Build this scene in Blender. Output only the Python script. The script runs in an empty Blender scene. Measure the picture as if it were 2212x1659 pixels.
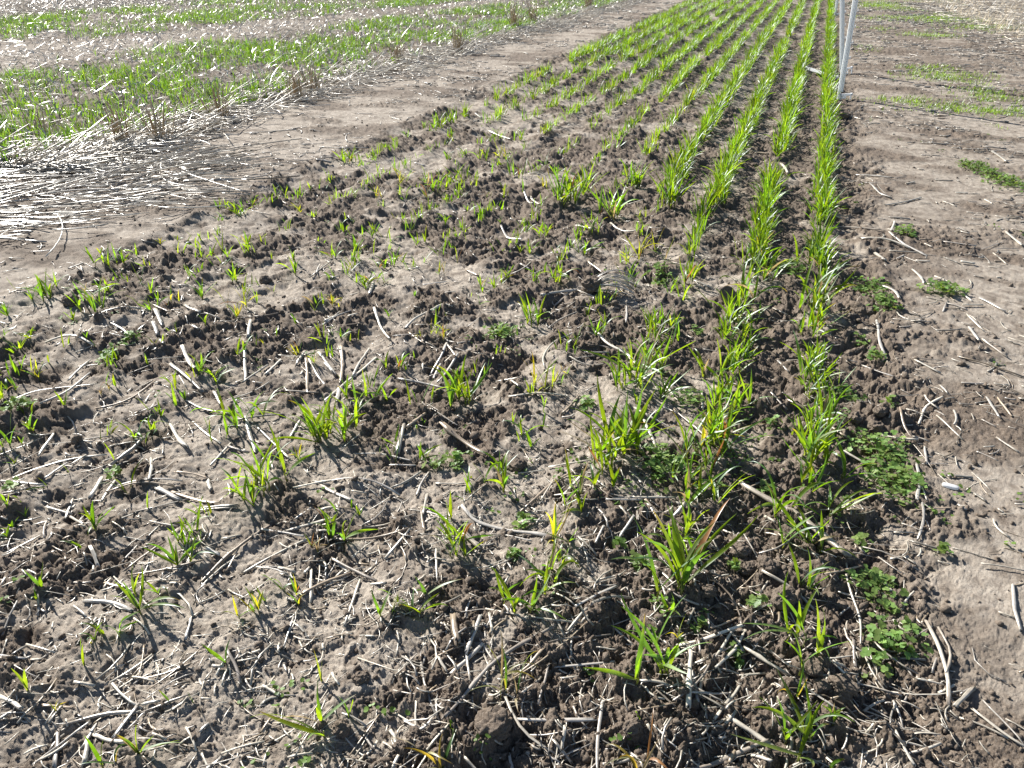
import bpy, math, random
import numpy as np
from mathutils import Vector

R = math.radians
scene = bpy.context.scene
col = scene.collection

# ---------------------------------------------------------------- camera
CAM_H = 1.167
YAW = R(19.362)          # camera heading, to the left of the crop rows (+Y)
PITCH = R(29.396)
cam_data = bpy.data.cameras.new('camera')
cam_data.sensor_width = 36.0
cam_data.lens = 36.0 * 1720.0 / 2212.0
cam_data.clip_start = 0.02
cam_data.clip_end = 2000.0
cam = bpy.data.objects.new('camera', cam_data)
cam.location = (0, 0, CAM_H)
cam.rotation_euler = (math.pi / 2 - PITCH, 0, YAW)
col.objects.link(cam)
scene.camera = cam

# ---------------------------------------------------------------- sky, sun, exposure
SUN_AZ = R(-61)          # measured clockwise from +Y: ahead and to the left
SUN_EL = R(31)
world = bpy.data.worlds.new('World')
scene.world = world
world.use_nodes = True
wn = world.node_tree.nodes
bg = wn['Background']
sky = wn.new('ShaderNodeTexSky')
sky.sky_type = 'NISHITA'
sky.sun_disc = False
sky.sun_elevation = SUN_EL
sky.sun_rotation = SUN_AZ
sky.altitude = 300
sky.air_density = 1.0
sky.dust_density = 0.6
world.node_tree.links.new(sky.outputs[0], bg.inputs[0])
bg.inputs[1].default_value = 0.05
sun_data = bpy.data.lights.new('sun', 'SUN')
sun_data.energy = 5.0
sun_data.angle = R(0.55)
sun_data.color = (1.0, 0.95, 0.87)
sun = bpy.data.objects.new('sun', sun_data)
sd = Vector((math.sin(SUN_AZ) * math.cos(SUN_EL), math.cos(SUN_AZ) * math.cos(SUN_EL), math.sin(SUN_EL)))
sun.rotation_euler = sd.to_track_quat('Z', 'Y').to_euler()
sun.location = (-3, 6, 6)
col.objects.link(sun)
vs = scene.view_settings
vs.view_transform = 'Standard'
vs.look = 'None'
vs.gamma = 1
vs.use_curve_mapping = False
vs.exposure = 1.38
scene.cycles.max_bounces = 6
scene.cycles.diffuse_bounces = 3
scene.cycles.glossy_bounces = 2
scene.cycles.transmission_bounces = 4

rng = np.random.default_rng(7)

# ---------------------------------------------------------------- measured layout (metres on the ground)
SEEDLINGS = [(-1.552,0.982,0.034,5,''),(-1.531,0.942,0.038,3,''),(-1.321,0.988,0.082,5,''),(-1.311,0.947,0.042,3,'l'),(-1.081,0.96,0.081,6,''),(-1.13,1.032,0.057,4,''),(-1.073,1.015,0.03,2,''),(-1.298,0.822,0.057,3,''),(-1.291,0.789,0.028,2,'d'),(-1.075,0.824,0.097,4,'r'),(-1.067,0.886,0.042,3,'d'),(-1.097,0.757,0.035,3,'d'),(-1.064,0.76,0.043,4,'d'),(-1.092,0.73,0.027,2,'y'),(-1.068,0.696,0.064,2,''),(-0.855,0.897,0.056,6,'y'),(-0.846,0.978,0.042,3,'d'),(-0.794,0.969,0.045,4,'y'),(-0.834,0.778,0.06,3,''),(-0.841,1.107,0.04,4,'y'),(-1.115,0.624,0.055,2,''),(-1.057,0.619,0.032,3,'y'),(-0.862,0.674,0.046,1,''),(-0.831,0.692,0.039,1,''),(-0.597,0.708,0.103,4,'l'),(-0.852,0.59,0.064,4,'r'),(-0.894,0.545,0.073,2,''),(-0.567,0.768,0.053,2,''),(-0.87,0.554,0.05,3,'w'),(-0.814,1.16,0.091,6,''),(-0.567,1.187,0.075,5,''),(-0.557,1.228,0.104,6,''),(-0.574,1.041,0.07,6,'r'),(-0.349,1.075,0.089,7,''),(-0.345,1.169,0.076,7,'d'),(-0.329,1.234,0.048,5,'d'),(-0.327,1.304,0.054,3,'l'),(-0.329,0.904,0.08,6,'w'),(-0.375,0.789,0.027,2,'d'),(-0.367,0.73,0.073,5,'w'),(-0.082,1.031,0.142,9,''),(-0.096,1.182,0.049,5,''),(-0.08,0.922,0.059,1,''),(-0.076,0.845,0.083,4,'w'),(-0.075,1.235,0.187,10,''),(-0.078,1.364,0.089,7,''),(0.159,1.346,0.105,4,''),(0.159,1.469,0.123,9,'l'),(0.176,1.148,0.125,9,'l'),(0.159,0.964,0.102,9,'l'),(0.211,1.018,0.035,4,''),(0.202,0.93,0.043,2,'d'),(-0.063,1.125,0.059,3,'y'),(0.16,1.051,0.086,3,'w'),(-2.534,1.97,0.111,7,''),(-2.557,2.041,0.082,6,''),(-2.294,1.978,0.116,8,''),(-2.085,2.052,0.067,6,''),(-2.685,1.996,0.057,1,''),(-2.559,1.856,0.066,4,''),(-2.316,2.11,0.076,6,''),(-2.277,2.206,0.097,2,''),(-2.005,2.203,0.082,4,''),(-2.049,2.109,0.068,5,'y'),(-1.818,1.99,0.065,3,''),(-1.788,2.098,0.073,5,'y'),(-1.809,2.164,0.099,6,'y'),(-1.793,2.246,0.069,2,''),(-1.797,2.514,0.087,4,''),(-1.992,2.374,0.086,6,''),(-1.786,2.345,0.039,3,'y'),(-2.257,2.483,0.041,2,''),(-2.299,1.89,0.048,4,''),(-2.328,1.744,0.046,4,'d'),(-2.303,1.64,0.067,6,''),(-2.067,1.519,0.058,6,'y'),(-2.074,1.413,0.051,7,''),(-1.8,1.387,0.06,3,''),(-1.809,1.697,0.049,2,''),(-1.795,1.562,0.047,2,''),(-1.786,1.515,0.036,4,'w'),(-1.826,1.291,0.058,4,''),(-1.806,1.24,0.033,2,''),(-1.822,1.194,0.084,5,''),(-1.769,1.167,0.046,3,''),(-1.529,1.266,0.066,1,''),(-1.545,1.372,0.064,6,'d'),(-1.566,1.469,0.04,3,''),(-1.557,1.537,0.088,2,''),(-1.558,1.566,0.047,2,''),(-1.327,1.4,0.078,2,''),(-1.316,1.445,0.074,2,''),(-1.308,1.473,0.075,2,''),(-1.605,1.702,0.065,5,''),(-1.562,1.707,0.059,5,'r'),(-1.314,1.549,0.092,9,'d'),(-1.578,1.847,0.067,4,''),(-1.567,1.923,0.057,2,''),(-1.537,1.933,0.034,3,'y'),(-1.394,1.923,0.068,4,'y'),(-1.553,2.124,0.048,3,''),(-1.548,2.031,0.035,2,''),(-1.323,1.96,0.057,2,''),(-1.299,1.968,0.051,2,''),(-1.075,1.489,0.129,6,'l'),(-1.055,1.528,0.125,9,''),(-1.048,1.573,0.127,8,''),(-1.054,1.276,0.126,10,''),(-1.085,1.206,0.101,7,''),(-1.07,1.397,0.058,4,'y'),(-1.301,1.117,0.049,2,''),(-1.589,1.178,0.051,1,''),(-1.593,1.099,0.04,2,'l'),(-2.097,1.749,0.034,2,''),(-2.042,1.731,0.045,1,''),(-1.548,2.27,0.081,5,''),(-1.517,2.328,0.057,5,'y'),(-1.321,1.89,0.056,4,'y'),(-2.554,2.34,0.081,9,''),(-2.526,2.388,0.068,4,''),(-1.541,2.35,0.057,6,'y'),(-1.51,2.509,0.072,8,''),(-1.485,2.552,0.066,5,''),(-1.268,2.494,0.039,3,''),(-1.255,2.722,0.061,5,'y'),(-1.038,2.658,0.079,7,''),(-1.009,2.755,0.067,6,''),(-0.786,2.833,0.087,9,'d'),(-0.782,2.395,0.121,7,''),(-0.778,2.482,0.056,3,''),(-1.006,2.492,0.044,2,'r'),(-1.061,2.551,0.026,1,''),(-0.522,2.891,0.106,6,''),(-0.544,2.685,0.057,3,'w'),(-0.538,2.399,0.101,6,''),(-1.267,2.281,0.049,3,''),(-1.08,2.361,0.031,3,'y'),(-1.296,2.068,0.052,2,''),(-1.277,2.088,0.041,2,''),(-1.088,2.167,0.035,4,'y'),(-1.048,2.181,0.059,6,'y'),(-1.026,2.215,0.059,4,'y'),(-0.791,2.297,0.042,2,''),(-0.8,2.242,0.035,1,''),(-1.09,1.972,0.079,5,''),(-1.045,2.034,0.034,2,''),(-1.043,1.955,0.039,2,''),(-0.79,2.01,0.066,2,''),(-0.808,2.141,0.034,1,''),(-0.789,2.172,0.035,1,''),(-0.875,2.118,0.023,1,''),(-0.814,1.818,0.143,8,''),(-0.806,1.869,0.107,6,''),(-0.589,1.955,0.108,8,'y'),(-0.557,1.987,0.07,4,'y'),(-0.558,2.081,0.044,4,'y'),(-0.561,2.192,0.04,2,''),(-1.053,1.734,0.09,7,''),(-1.116,1.74,0.064,4,''),(-0.556,1.842,0.057,2,''),(-0.528,1.747,0.056,2,''),(-0.568,1.659,0.04,1,''),(-0.566,1.684,0.071,3,'d'),(-0.526,1.65,0.06,3,''),(-0.795,1.532,0.054,4,'r'),(-0.836,1.479,0.103,1,'l'),(-0.841,1.68,0.026,2,''),(-0.574,1.478,0.077,8,''),(-0.34,1.513,0.1,7,''),(-0.346,1.422,0.075,4,''),(-0.291,1.717,0.198,14,'b'),(-0.329,1.665,0.123,8,'l'),(-0.346,2.011,0.133,10,''),(-0.297,2.068,0.107,8,'r'),(-0.319,2.112,0.163,8,''),(-0.325,2.409,0.105,8,''),(-0.307,2.202,0.1,6,''),(-0.81,1.258,0.037,2,''),(-0.833,1.269,0.028,2,''),(-0.31,2.965,0.119,6,''),(-0.291,2.513,0.089,6,''),(-0.08,2.864,0.127,9,'d'),(-0.067,2.526,0.093,9,'d'),(-0.03,2.391,0.073,4,''),(-0.073,2.376,0.085,7,''),(-0.077,2.272,0.083,8,''),(-0.08,2.165,0.08,7,''),(-0.071,2.041,0.104,10,''),(-0.073,1.763,0.161,12,''),(-0.078,1.872,0.1,8,''),(-0.081,1.571,0.112,3,''),(-0.056,1.626,0.085,5,'d'),(-0.032,2.744,0.055,3,'r'),(0.159,2.87,0.204,12,''),(0.156,2.711,0.119,8,''),(0.173,2.61,0.087,8,''),(0.169,2.37,0.098,9,''),(0.165,2.459,0.084,7,''),(0.165,2.201,0.089,7,''),(0.164,2.033,0.101,7,''),(0.172,1.819,0.181,14,'b'),(0.179,1.729,0.07,5,''),(0.16,1.682,0.097,5,''),(0.104,1.586,0.127,5,'d'),(0.204,1.621,0.108,4,'r'),(-0.044,3.076,0.132,10,''),(-0.031,3.246,0.124,9,''),(0.178,3.137,0.131,9,''),(0.14,3.287,0.123,8,''),(-0.093,3.244,0.117,7,''),(-2.525,4.232,0.098,9,''),(-2.454,4.277,0.049,5,''),(-2.42,4.353,0.059,4,''),(-2.453,4.563,0.061,5,''),(-2.418,5.238,0.068,5,''),(-2.379,5.426,0.081,7,''),(-2.426,5.124,0.067,4,''),(-2.441,4.856,0.064,4,''),(-2.477,4.744,0.063,4,''),(-2.001,3.853,0.107,8,'y'),(-2.241,4.055,0.065,3,''),(-1.777,3.833,0.114,9,''),(-1.738,3.912,0.088,7,''),(-1.732,4.123,0.101,7,''),(-1.774,3.706,0.111,4,'y'),(-1.979,3.573,0.084,6,'y'),(-1.722,3.325,0.063,3,''),(-1.765,3.31,0.055,3,'y'),(-1.753,3.066,0.075,8,''),(-1.507,3.06,0.074,5,''),(-1.493,2.771,0.077,5,''),(-1.513,2.725,0.062,4,'d'),(-1.458,2.803,0.07,3,''),(-1.451,4.258,0.101,9,''),(-1.266,4.323,0.074,4,''),(-1.248,4.084,0.08,6,'y'),(-1.054,3.838,0.209,14,'b'),(-1.015,4.036,0.173,12,''),(-0.806,3.755,0.178,14,'b'),(-0.777,4.184,0.157,12,''),(-0.54,3.876,0.203,14,'b'),(-0.809,3.397,0.09,6,''),(-1.005,3.282,0.09,7,''),(-1.032,3.117,0.065,7,''),(-0.542,3.247,0.143,8,'y'),(-0.575,3.113,0.07,7,'y'),(-0.784,3.162,0.086,6,'r'),(-1.301,3.11,0.096,1,''),(-1.262,2.892,0.077,2,'y'),(-1.256,3.412,0.047,3,''),(-1.505,3.299,0.062,4,'d'),(-1.471,3.548,0.049,4,'r'),(-1.759,2.905,0.08,6,''),(-1.782,2.77,0.078,5,''),(-1.707,4.646,0.1,9,'y'),(-1.993,4.503,0.089,6,''),(-2.174,4.95,0.075,7,''),(-1.73,5.106,0.096,7,''),(-1.773,4.496,0.107,6,''),(-1.321,3.928,0.078,2,''),(-1.48,3.81,0.051,5,'y'),(-2.654,2.403,0.042,3,''),(-2.531,2.466,0.063,3,''),(-2.603,3.151,0.065,6,''),(-2.512,3.128,0.088,10,''),(-2.52,2.993,0.047,5,''),(-2.511,3.268,0.066,5,''),(-2.543,3.286,0.05,5,''),(-2.258,3.272,0.065,6,'y'),(-2.39,3.585,0.052,3,''),(-2.522,3.506,0.06,5,''),(-2.527,4.19,0.087,8,''),(-2.249,2.668,0.107,2,''),(-2.238,2.569,0.063,5,''),(-2.519,2.704,0.044,3,''),(-2.548,2.628,0.043,4,'y'),(-2.209,2.769,0.08,4,''),(-1.984,2.638,0.056,2,''),(-1.876,2.636,0.062,3,'d')]
STRAWS = [(0.0071,[(-1.008,0.948),(-1.008,1.037),(-0.997,1.118),(-0.98,1.166)]),
(0.0061,[(-0.951,1.008),(-0.909,1.072),(-0.873,1.14)]),
(0.0056,[(-0.987,1.128),(-0.933,1.133),(-0.884,1.133)]),
(0.0072,[(-0.939,1.136),(-0.899,1.176),(-0.858,1.209)]),
(0.0054,[(-1.179,0.918),(-1.178,0.967),(-1.168,1.024)]),
(0.0046,[(-1.163,0.913),(-1.107,0.933),(-1.075,0.957),(-1.042,0.989)]),
(0.0088,[(-1.196,0.827),(-1.151,0.839),(-1.108,0.835),(-1.081,0.827)]),
(0.0058,[(-1.2,0.883),(-1.172,0.878),(-1.145,0.88)]),
(0.0049,[(-1.491,0.889),(-1.476,0.925),(-1.466,0.965)]),
(0.0044,[(-1.294,0.715),(-1.313,0.75),(-1.323,0.778)]),
(0.003,[(-1.263,0.699),(-1.264,0.724),(-1.262,0.748)]),
(0.0035,[(-1.175,0.683),(-1.161,0.7),(-1.161,0.728)]),
(0.0047,[(-1.229,0.658),(-1.191,0.674)]),
(0.0042,[(-1.236,0.664),(-1.254,0.694)]),
(0.0083,[(-1.156,0.593),(-1.131,0.594),(-1.101,0.587)]),
(0.0065,[(-1.012,0.594),(-0.985,0.619),(-0.955,0.638),(-0.912,0.65)]),
(0.0065,[(-0.909,0.595),(-0.913,0.629),(-0.917,0.662)]),
(0.0063,[(-0.952,0.593),(-0.916,0.589),(-0.883,0.592)]),
(0.0048,[(-0.947,0.565),(-0.953,0.586),(-0.963,0.608)]),
(0.0079,[(-0.92,0.542),(-0.944,0.573)]),
(0.0068,[(-0.968,0.525),(-0.992,0.553),(-1.02,0.58)]),
(0.0037,[(-1.017,0.498),(-0.991,0.554),(-0.969,0.603)]),
(0.0055,[(-1.073,0.607),(-1.028,0.621)]),
(0.004,[(-0.98,0.702),(-0.926,0.721),(-0.887,0.758)]),
(0.0029,[(-0.924,0.691),(-0.903,0.735),(-0.887,0.802)]),
(0.0058,[(-0.84,0.805),(-0.802,0.782),(-0.775,0.758)]),
(0.0036,[(-0.753,0.854),(-0.766,0.89),(-0.777,0.925)]),
(0.006,[(-0.771,0.976),(-0.813,1.049)]),
(0.0067,[(-0.8,1.11),(-0.744,1.088)]),
(0.0047,[(-0.93,1.023),(-0.887,1.028),(-0.853,1.02)]),
(0.0034,[(-0.841,1.004),(-0.86,1.058)]),
(0.0072,[(-0.796,0.986),(-0.771,1.049),(-0.742,1.084)]),
(0.0055,[(-0.908,0.661),(-0.885,0.673)]),
(0.0044,[(-0.897,0.652),(-0.869,0.678),(-0.843,0.701)]),
(0.005,[(-0.737,0.767),(-0.705,0.764)]),
(0.0023,[(-1.013,0.704),(-0.997,0.691),(-0.958,0.69)]),
(0.0029,[(-0.962,0.71),(-0.984,0.745),(-1.002,0.77)]),
(0.0055,[(-0.935,0.806),(-0.959,0.848)]),
(0.0038,[(-0.972,0.892),(-0.96,0.91),(-0.954,0.943)]),
(0.0057,[(-1.472,1.048),(-1.385,1.011)]),
(0.006,[(-1.239,0.889),(-1.26,0.912)]),
(0.008,[(-1.286,0.94),(-1.243,0.913)]),
(0.0049,[(-1.215,0.943),(-1.231,1.003)]),
(0.0035,[(-1.28,1.014),(-1.232,1.022)]),
(0.0082,[(-1.06,1.03),(-1.025,1.026)]),
(0.0041,[(-0.984,0.994),(-1.002,1.061)]),
(0.0066,[(-1.171,1.144),(-1.088,1.173)]),
(0.0057,[(-1.252,1.076),(-1.188,1.084)]),
(0.0036,[(-1.328,1.046),(-1.29,1.069)]),
(0.0028,[(-1.314,0.957),(-1.308,1.015)]),
(0.0059,[(-0.939,1.186),(-0.924,1.222)]),
(0.0032,[(-0.766,0.639),(-0.768,0.664)]),
(0.0036,[(-0.757,0.623),(-0.724,0.605)]),
(0.003,[(-0.728,0.622),(-0.699,0.611)]),
(0.0041,[(-0.837,0.583),(-0.803,0.573)]),
(0.0032,[(-0.737,0.688),(-0.719,0.694)]),
(0.0041,[(-0.938,0.761),(-0.932,0.783)]),
(0.0067,[(-0.799,1.108),(-0.749,1.092),(-0.68,1.073)]),
(0.0053,[(-0.769,1.029),(-0.744,1.083)]),
(0.0057,[(-0.671,0.938),(-0.69,1),(-0.712,1.069)]),
(0.0058,[(-0.674,1.056),(-0.645,1.059)]),
(0.0055,[(-0.688,1.139),(-0.678,1.18),(-0.669,1.22)]),
(0.0063,[(-0.823,1.166),(-0.749,1.197),(-0.679,1.233)]),
(0.0058,[(-0.688,1.323),(-0.665,1.276),(-0.638,1.239)]),
(0.0036,[(-0.673,1.319),(-0.611,1.301),(-0.6,1.293)]),
(0.0092,[(-0.598,1.355),(-0.56,1.319),(-0.501,1.316),(-0.441,1.317),(-0.407,1.326),(-0.385,1.32)]),
(0.0125,[(-0.555,1.268),(-0.515,1.243)]),
(0.0046,[(-0.59,1.189),(-0.553,1.11)]),
(0.0031,[(-0.422,1.081),(-0.38,1.069)]),
(0.0063,[(-0.259,1.066),(-0.24,1.118),(-0.205,1.171),(-0.162,1.212)]),
(0.0057,[(-0.258,1.116),(-0.228,1.163),(-0.199,1.201)]),
(0.0053,[(-0.24,1.223),(-0.199,1.26)]),
(0.0064,[(-0.4,0.801),(-0.386,0.862),(-0.378,0.919),(-0.358,0.965),(-0.322,1.021),(-0.287,1.063)]),
(0.0063,[(-0.321,0.938),(-0.305,0.96),(-0.293,0.999)]),
(0.0076,[(-0.432,0.9),(-0.417,0.94),(-0.405,0.98)]),
(0.0041,[(-0.441,0.901),(-0.428,0.928)]),
(0.0041,[(-0.44,0.98),(-0.413,0.93),(-0.392,0.892)]),
(0.0078,[(-0.424,0.957),(-0.426,0.993),(-0.429,1.034)]),
(0.0137,[(-0.475,1.014),(-0.448,0.965)]),
(0.0035,[(-0.471,0.921),(-0.448,0.953),(-0.426,0.977)]),
(0.0052,[(-0.464,0.918),(-0.443,0.9)]),
(0.0041,[(-0.413,0.993),(-0.369,0.953)]),
(0.0055,[(-0.416,1.052),(-0.4,1.019)]),
(0.003,[(-0.304,1.005),(-0.272,1.043),(-0.184,1.082)]),
(0.0065,[(-0.29,0.855),(-0.231,0.874),(-0.17,0.897)]),
(0.0047,[(-0.322,0.881),(-0.293,0.847),(-0.259,0.823),(-0.233,0.817),(-0.21,0.819)]),
(0.0046,[(-0.261,0.985),(-0.212,1.002),(-0.163,1.021)]),
(0.0041,[(-0.198,1.042),(-0.166,1.052)]),
(0.004,[(-0.296,0.898),(-0.288,0.951)]),
(0.0041,[(-0.264,0.891),(-0.274,0.983)]),
(0.0022,[(-0.286,0.86),(-0.291,0.892)]),
(0.0058,[(-0.139,0.806),(-0.154,0.864),(-0.161,0.934)]),
(0.0056,[(-0.283,0.793),(-0.262,0.763)]),
(0.0037,[(-0.466,0.824),(-0.44,0.773)]),
(0.0047,[(-0.521,0.741),(-0.498,0.722)]),
(0.0022,[(-0.529,0.702),(-0.516,0.776)]),
(0.0037,[(-0.579,0.711),(-0.559,0.716)]),
(0.0048,[(-0.472,0.791),(-0.442,0.782)]),
(0.0032,[(-0.268,0.84),(-0.229,0.84),(-0.194,0.853)]),
(0.0058,[(-0.204,0.83),(-0.208,0.854)]),
(0.0052,[(-0.218,0.832),(-0.187,0.818)]),
(0.0046,[(-0.344,0.753),(-0.318,0.743)]),
(0.005,[(-0.273,1.328),(-0.267,1.375)]),
(0.0065,[(-0.23,1.371),(-0.211,1.43)]),
(0.0086,[(-0.188,1.499),(-0.144,1.436)]),
(0.0058,[(-0.136,1.297),(-0.091,1.248)]),
(0.0042,[(-0.18,1.118),(-0.143,1.092)]),
(0.0038,[(-0.076,0.985),(-0.042,0.969)]),
(0.0033,[(-0.106,0.926),(-0.042,0.973)]),
(0.0021,[(-0.068,0.913),(-0.028,0.883)]),
(0.0042,[(-0.467,1.294),(-0.411,1.293)]),
(0.0046,[(0.199,1.377),(0.233,1.411),(0.271,1.458)]),
(0.0058,[(0.078,1.349),(0.122,1.34),(0.154,1.32),(0.18,1.297)]),
(0.0044,[(0.241,1.404),(0.25,1.354),(0.263,1.317),(0.268,1.279),(0.265,1.219)]),
(0.0096,[(0.311,1.441),(0.335,1.384)]),
(0.0034,[(0.097,1.394),(0.123,1.432)]),
(0.0033,[(0.114,1.377),(0.152,1.393)]),
(0.004,[(0.166,1.447),(0.194,1.408)]),
(0.0027,[(0.167,1.366),(0.192,1.4)]),
(0.0038,[(-0.022,1.302),(0.01,1.294),(0.034,1.269),(0.056,1.209)]),
(0.0052,[(0.057,1.201),(0.047,1.139),(0.024,1.083),(0.013,1.06)]),
(0.0073,[(-0.054,1.107),(-0.016,1.129),(0.015,1.16),(0.051,1.192)]),
(0.0043,[(-0.003,1.165),(0.02,1.196),(0.043,1.24)]),
(0.0097,[(-0.019,0.967),(-0.029,1.046),(-0.033,1.115)]),
(0.0055,[(-0.021,1.056),(-0.005,0.993)]),
(0.0039,[(-0.044,0.969),(-0.003,1.029),(0.006,1.092)]),
(0.0047,[(-0.009,1.053),(0.016,1.1),(0.034,1.176)]),
(0.0041,[(-0.014,1.066),(0.021,1.113),(0.041,1.141)]),
(0.0056,[(0.027,0.966),(0.041,1.005),(0.062,1.041),(0.064,1.075)]),
(0.0045,[(-0.021,0.998),(0.018,1.018),(0.048,1.038)]),
(0.0052,[(0.061,1.077),(0.103,1.107)]),
(0.007,[(0.061,1.142),(0.094,1.123),(0.134,1.103)]),
(0.0052,[(0.187,1.154),(0.209,1.145),(0.231,1.143),(0.249,1.129),(0.255,1.098)]),
(0.0046,[(0.217,1.169),(0.231,1.152)]),
(0.0058,[(0.254,1.224),(0.257,1.167)]),
(0.0047,[(0.279,1.224),(0.286,1.191),(0.292,1.17)]),
(0.0039,[(0.254,1.129),(0.289,1.128),(0.327,1.12)]),
(0.0071,[(0.406,1.127),(0.41,1.163),(0.407,1.199),(0.403,1.248),(0.396,1.286),(0.388,1.321)]),
(0.0048,[(0.408,1.196),(0.424,1.24),(0.422,1.279),(0.407,1.315)]),
(0.0078,[(0.418,1.131),(0.449,1.177)]),
(0.004,[(0.358,1.165),(0.4,1.173)]),
(0.0047,[(0.445,1.13),(0.466,1.108),(0.489,1.086),(0.51,1.072)]),
(0.0027,[(0.464,1.157),(0.482,1.129),(0.501,1.104),(0.512,1.082)]),
(0.0062,[(0.561,1.487),(0.554,1.438),(0.552,1.392),(0.555,1.361)]),
(0.0052,[(0.559,1.484),(0.585,1.501)]),
(0.0052,[(0.311,1.019),(0.324,0.994),(0.336,0.973)]),
(0.0089,[(0.052,0.972),(0.079,0.962),(0.106,0.949),(0.129,0.937)]),
(0.0072,[(-0.014,0.853),(0.022,0.876),(0.057,0.903),(0.083,0.925),(0.113,0.942)]),
(0.0066,[(0.093,0.922),(0.119,0.901)]),
(0.0036,[(0.318,1.014),(0.356,1.018)]),
(0.0048,[(0.036,0.93),(0.048,0.938)]),
(0.0058,[(0.394,1.585),(0.415,1.662),(0.41,1.709)]),
(0.0043,[(0.416,1.662),(0.422,1.629)]),
(0.0044,[(0.386,1.682),(0.47,1.721)]),
(0.0027,[(0.562,1.616),(0.603,1.604)]),
(0.0039,[(0.162,1.083),(0.189,1.061),(0.215,1.042)]),
(0.0038,[(0.227,1.047),(0.252,1.036)]),
(0.0021,[(-0.031,0.891),(-0.011,0.88)]),
(0.0088,[(-0.128,1.483),(-0.111,1.513)]),
(0.006,[(-0.035,1.307),(-0.019,1.343)]),
(0.003,[(0.299,0.976),(0.3,0.961)]),
(0.0031,[(0.268,0.978),(0.279,0.964)]),
(0.0051,[(-0.206,1.97),(-0.155,1.912),(-0.114,1.859),(-0.084,1.805)]),
(0.0054,[(0.047,2.159),(0.095,2.09)]),
(0.0079,[(0.098,2.119),(0.146,2.108),(0.205,2.056),(0.254,1.988)]),
(0.0069,[(0.054,2.403),(0.09,2.353)]),
(0.0064,[(-0.221,2.065),(-0.191,2.036)]),
(0.0088,[(0.247,1.906),(0.283,1.888),(0.316,1.869),(0.35,1.852)]),
(0.0069,[(0.418,1.913),(0.412,1.798),(0.399,1.721)]),
(0.0045,[(0.414,1.798),(0.423,1.742)]),
(0.0056,[(0.443,1.99),(0.44,1.913)]),
(0.004,[(0.425,1.908),(0.486,1.929)]),
(0.006,[(0.388,2.138),(0.395,2.063),(0.423,2.015)]),
(0.0063,[(0.444,2.131),(0.464,2.229),(0.515,2.285)]),
(0.0059,[(0.345,2.02),(0.391,2.004),(0.422,2.007)]),
(0.0043,[(0.492,2.175),(0.521,2.115),(0.542,2.065)]),
(0.007,[(0.635,2.327),(0.65,2.213)]),
(0.0053,[(0.664,2.328),(0.681,2.232)]),
(0.0083,[(0.653,2.818),(0.667,2.714)]),
(0.0061,[(0.679,2.731),(0.708,2.674),(0.737,2.631)]),
(0.0059,[(0.311,2.453),(0.36,2.415),(0.399,2.396)]),
(0.0094,[(0.364,2.826),(0.36,2.625),(0.373,2.532)]),
(0.0081,[(0.359,2.493),(0.375,2.521)]),
(0.0095,[(0.393,3.102),(0.435,3.077),(0.444,3.001)]),
(0.0099,[(0.515,3.345),(0.539,3.281),(0.544,3.214)]),
(0.0072,[(0.55,3.216),(0.63,3.194)]),
(0.0085,[(0.587,3.316),(0.638,3.264)]),
(0.008,[(0.727,3.116),(0.753,3.079),(0.786,3.017)]),
(0.0081,[(0.669,3.159),(0.692,3.088)]),
(0.0053,[(0.657,2.929),(0.696,2.82)]),
(0.0045,[(0.431,2.921),(0.433,2.864),(0.499,2.804)]),
(0.0058,[(0.581,2.931),(0.608,3.059)]),
(0.0143,[(0.388,3.533),(0.414,3.422)]),
(0.0065,[(0.848,3.694),(0.881,3.567)]),
(0.0052,[(0.493,3.529),(0.553,3.452)]),
(0.005,[(0.232,2.495),(0.289,2.479)]),
(0.0063,[(-0.148,2.12),(-0.132,2.01)]),
(0.0041,[(-0.188,2.414),(-0.135,2.402)]),
(0.0041,[(-0.01,2.52),(0.042,2.488)]),
(0.0057,[(0.63,2.104),(0.669,2.046)]),
(0.004,[(0.562,2.016),(0.609,1.987)]),
(0.015,[(0.015,1.665),(0.073,1.625),(0.128,1.594),(0.174,1.544),(0.214,1.491),(0.243,1.453)]),
(0.0038,[(-0.035,1.604),(0.012,1.657),(0.07,1.725)]),
(0.0096,[(-0.137,1.539),(-0.086,1.541)]),
(0.0123,[(-0.77,1.637),(-0.701,1.604),(-0.65,1.575),(-0.616,1.557)]),
(0.0109,[(-0.845,1.514),(-0.864,1.571),(-0.884,1.63)]),
(0.0049,[(-0.946,1.471),(-0.887,1.499),(-0.805,1.498)]),
(0.0048,[(-0.838,1.464),(-0.781,1.484)]),
(0.0062,[(-0.789,1.375),(-0.767,1.41),(-0.758,1.463)]),
(0.0055,[(-0.724,1.372),(-0.737,1.428),(-0.736,1.471)]),
(0.0054,[(-0.954,1.338),(-0.879,1.36),(-0.817,1.365),(-0.763,1.358)]),
(0.0046,[(-0.7,1.43),(-0.633,1.44)]),
(0.0068,[(-0.675,1.303),(-0.702,1.379)]),
(0.0056,[(-0.456,1.583),(-0.406,1.609),(-0.362,1.631)]),
(0.004,[(-0.528,1.522),(-0.467,1.565)]),
(0.0062,[(-0.468,1.397),(-0.44,1.465),(-0.422,1.525),(-0.389,1.578)]),
(0.007,[(-0.39,1.469),(-0.369,1.55)]),
(0.0039,[(-0.432,1.441),(-0.427,1.516)]),
(0.006,[(-0.272,1.491),(-0.218,1.517),(-0.136,1.549)]),
(0.0045,[(-0.284,1.475),(-0.21,1.5)]),
(0.0083,[(-0.275,1.887),(-0.223,1.772)]),
(0.007,[(-0.309,1.92),(-0.235,1.884),(-0.188,1.866)]),
(0.008,[(-0.199,1.517),(-0.166,1.482)]),
(0.0074,[(-0.261,2.132),(-0.222,2.075)]),
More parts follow.
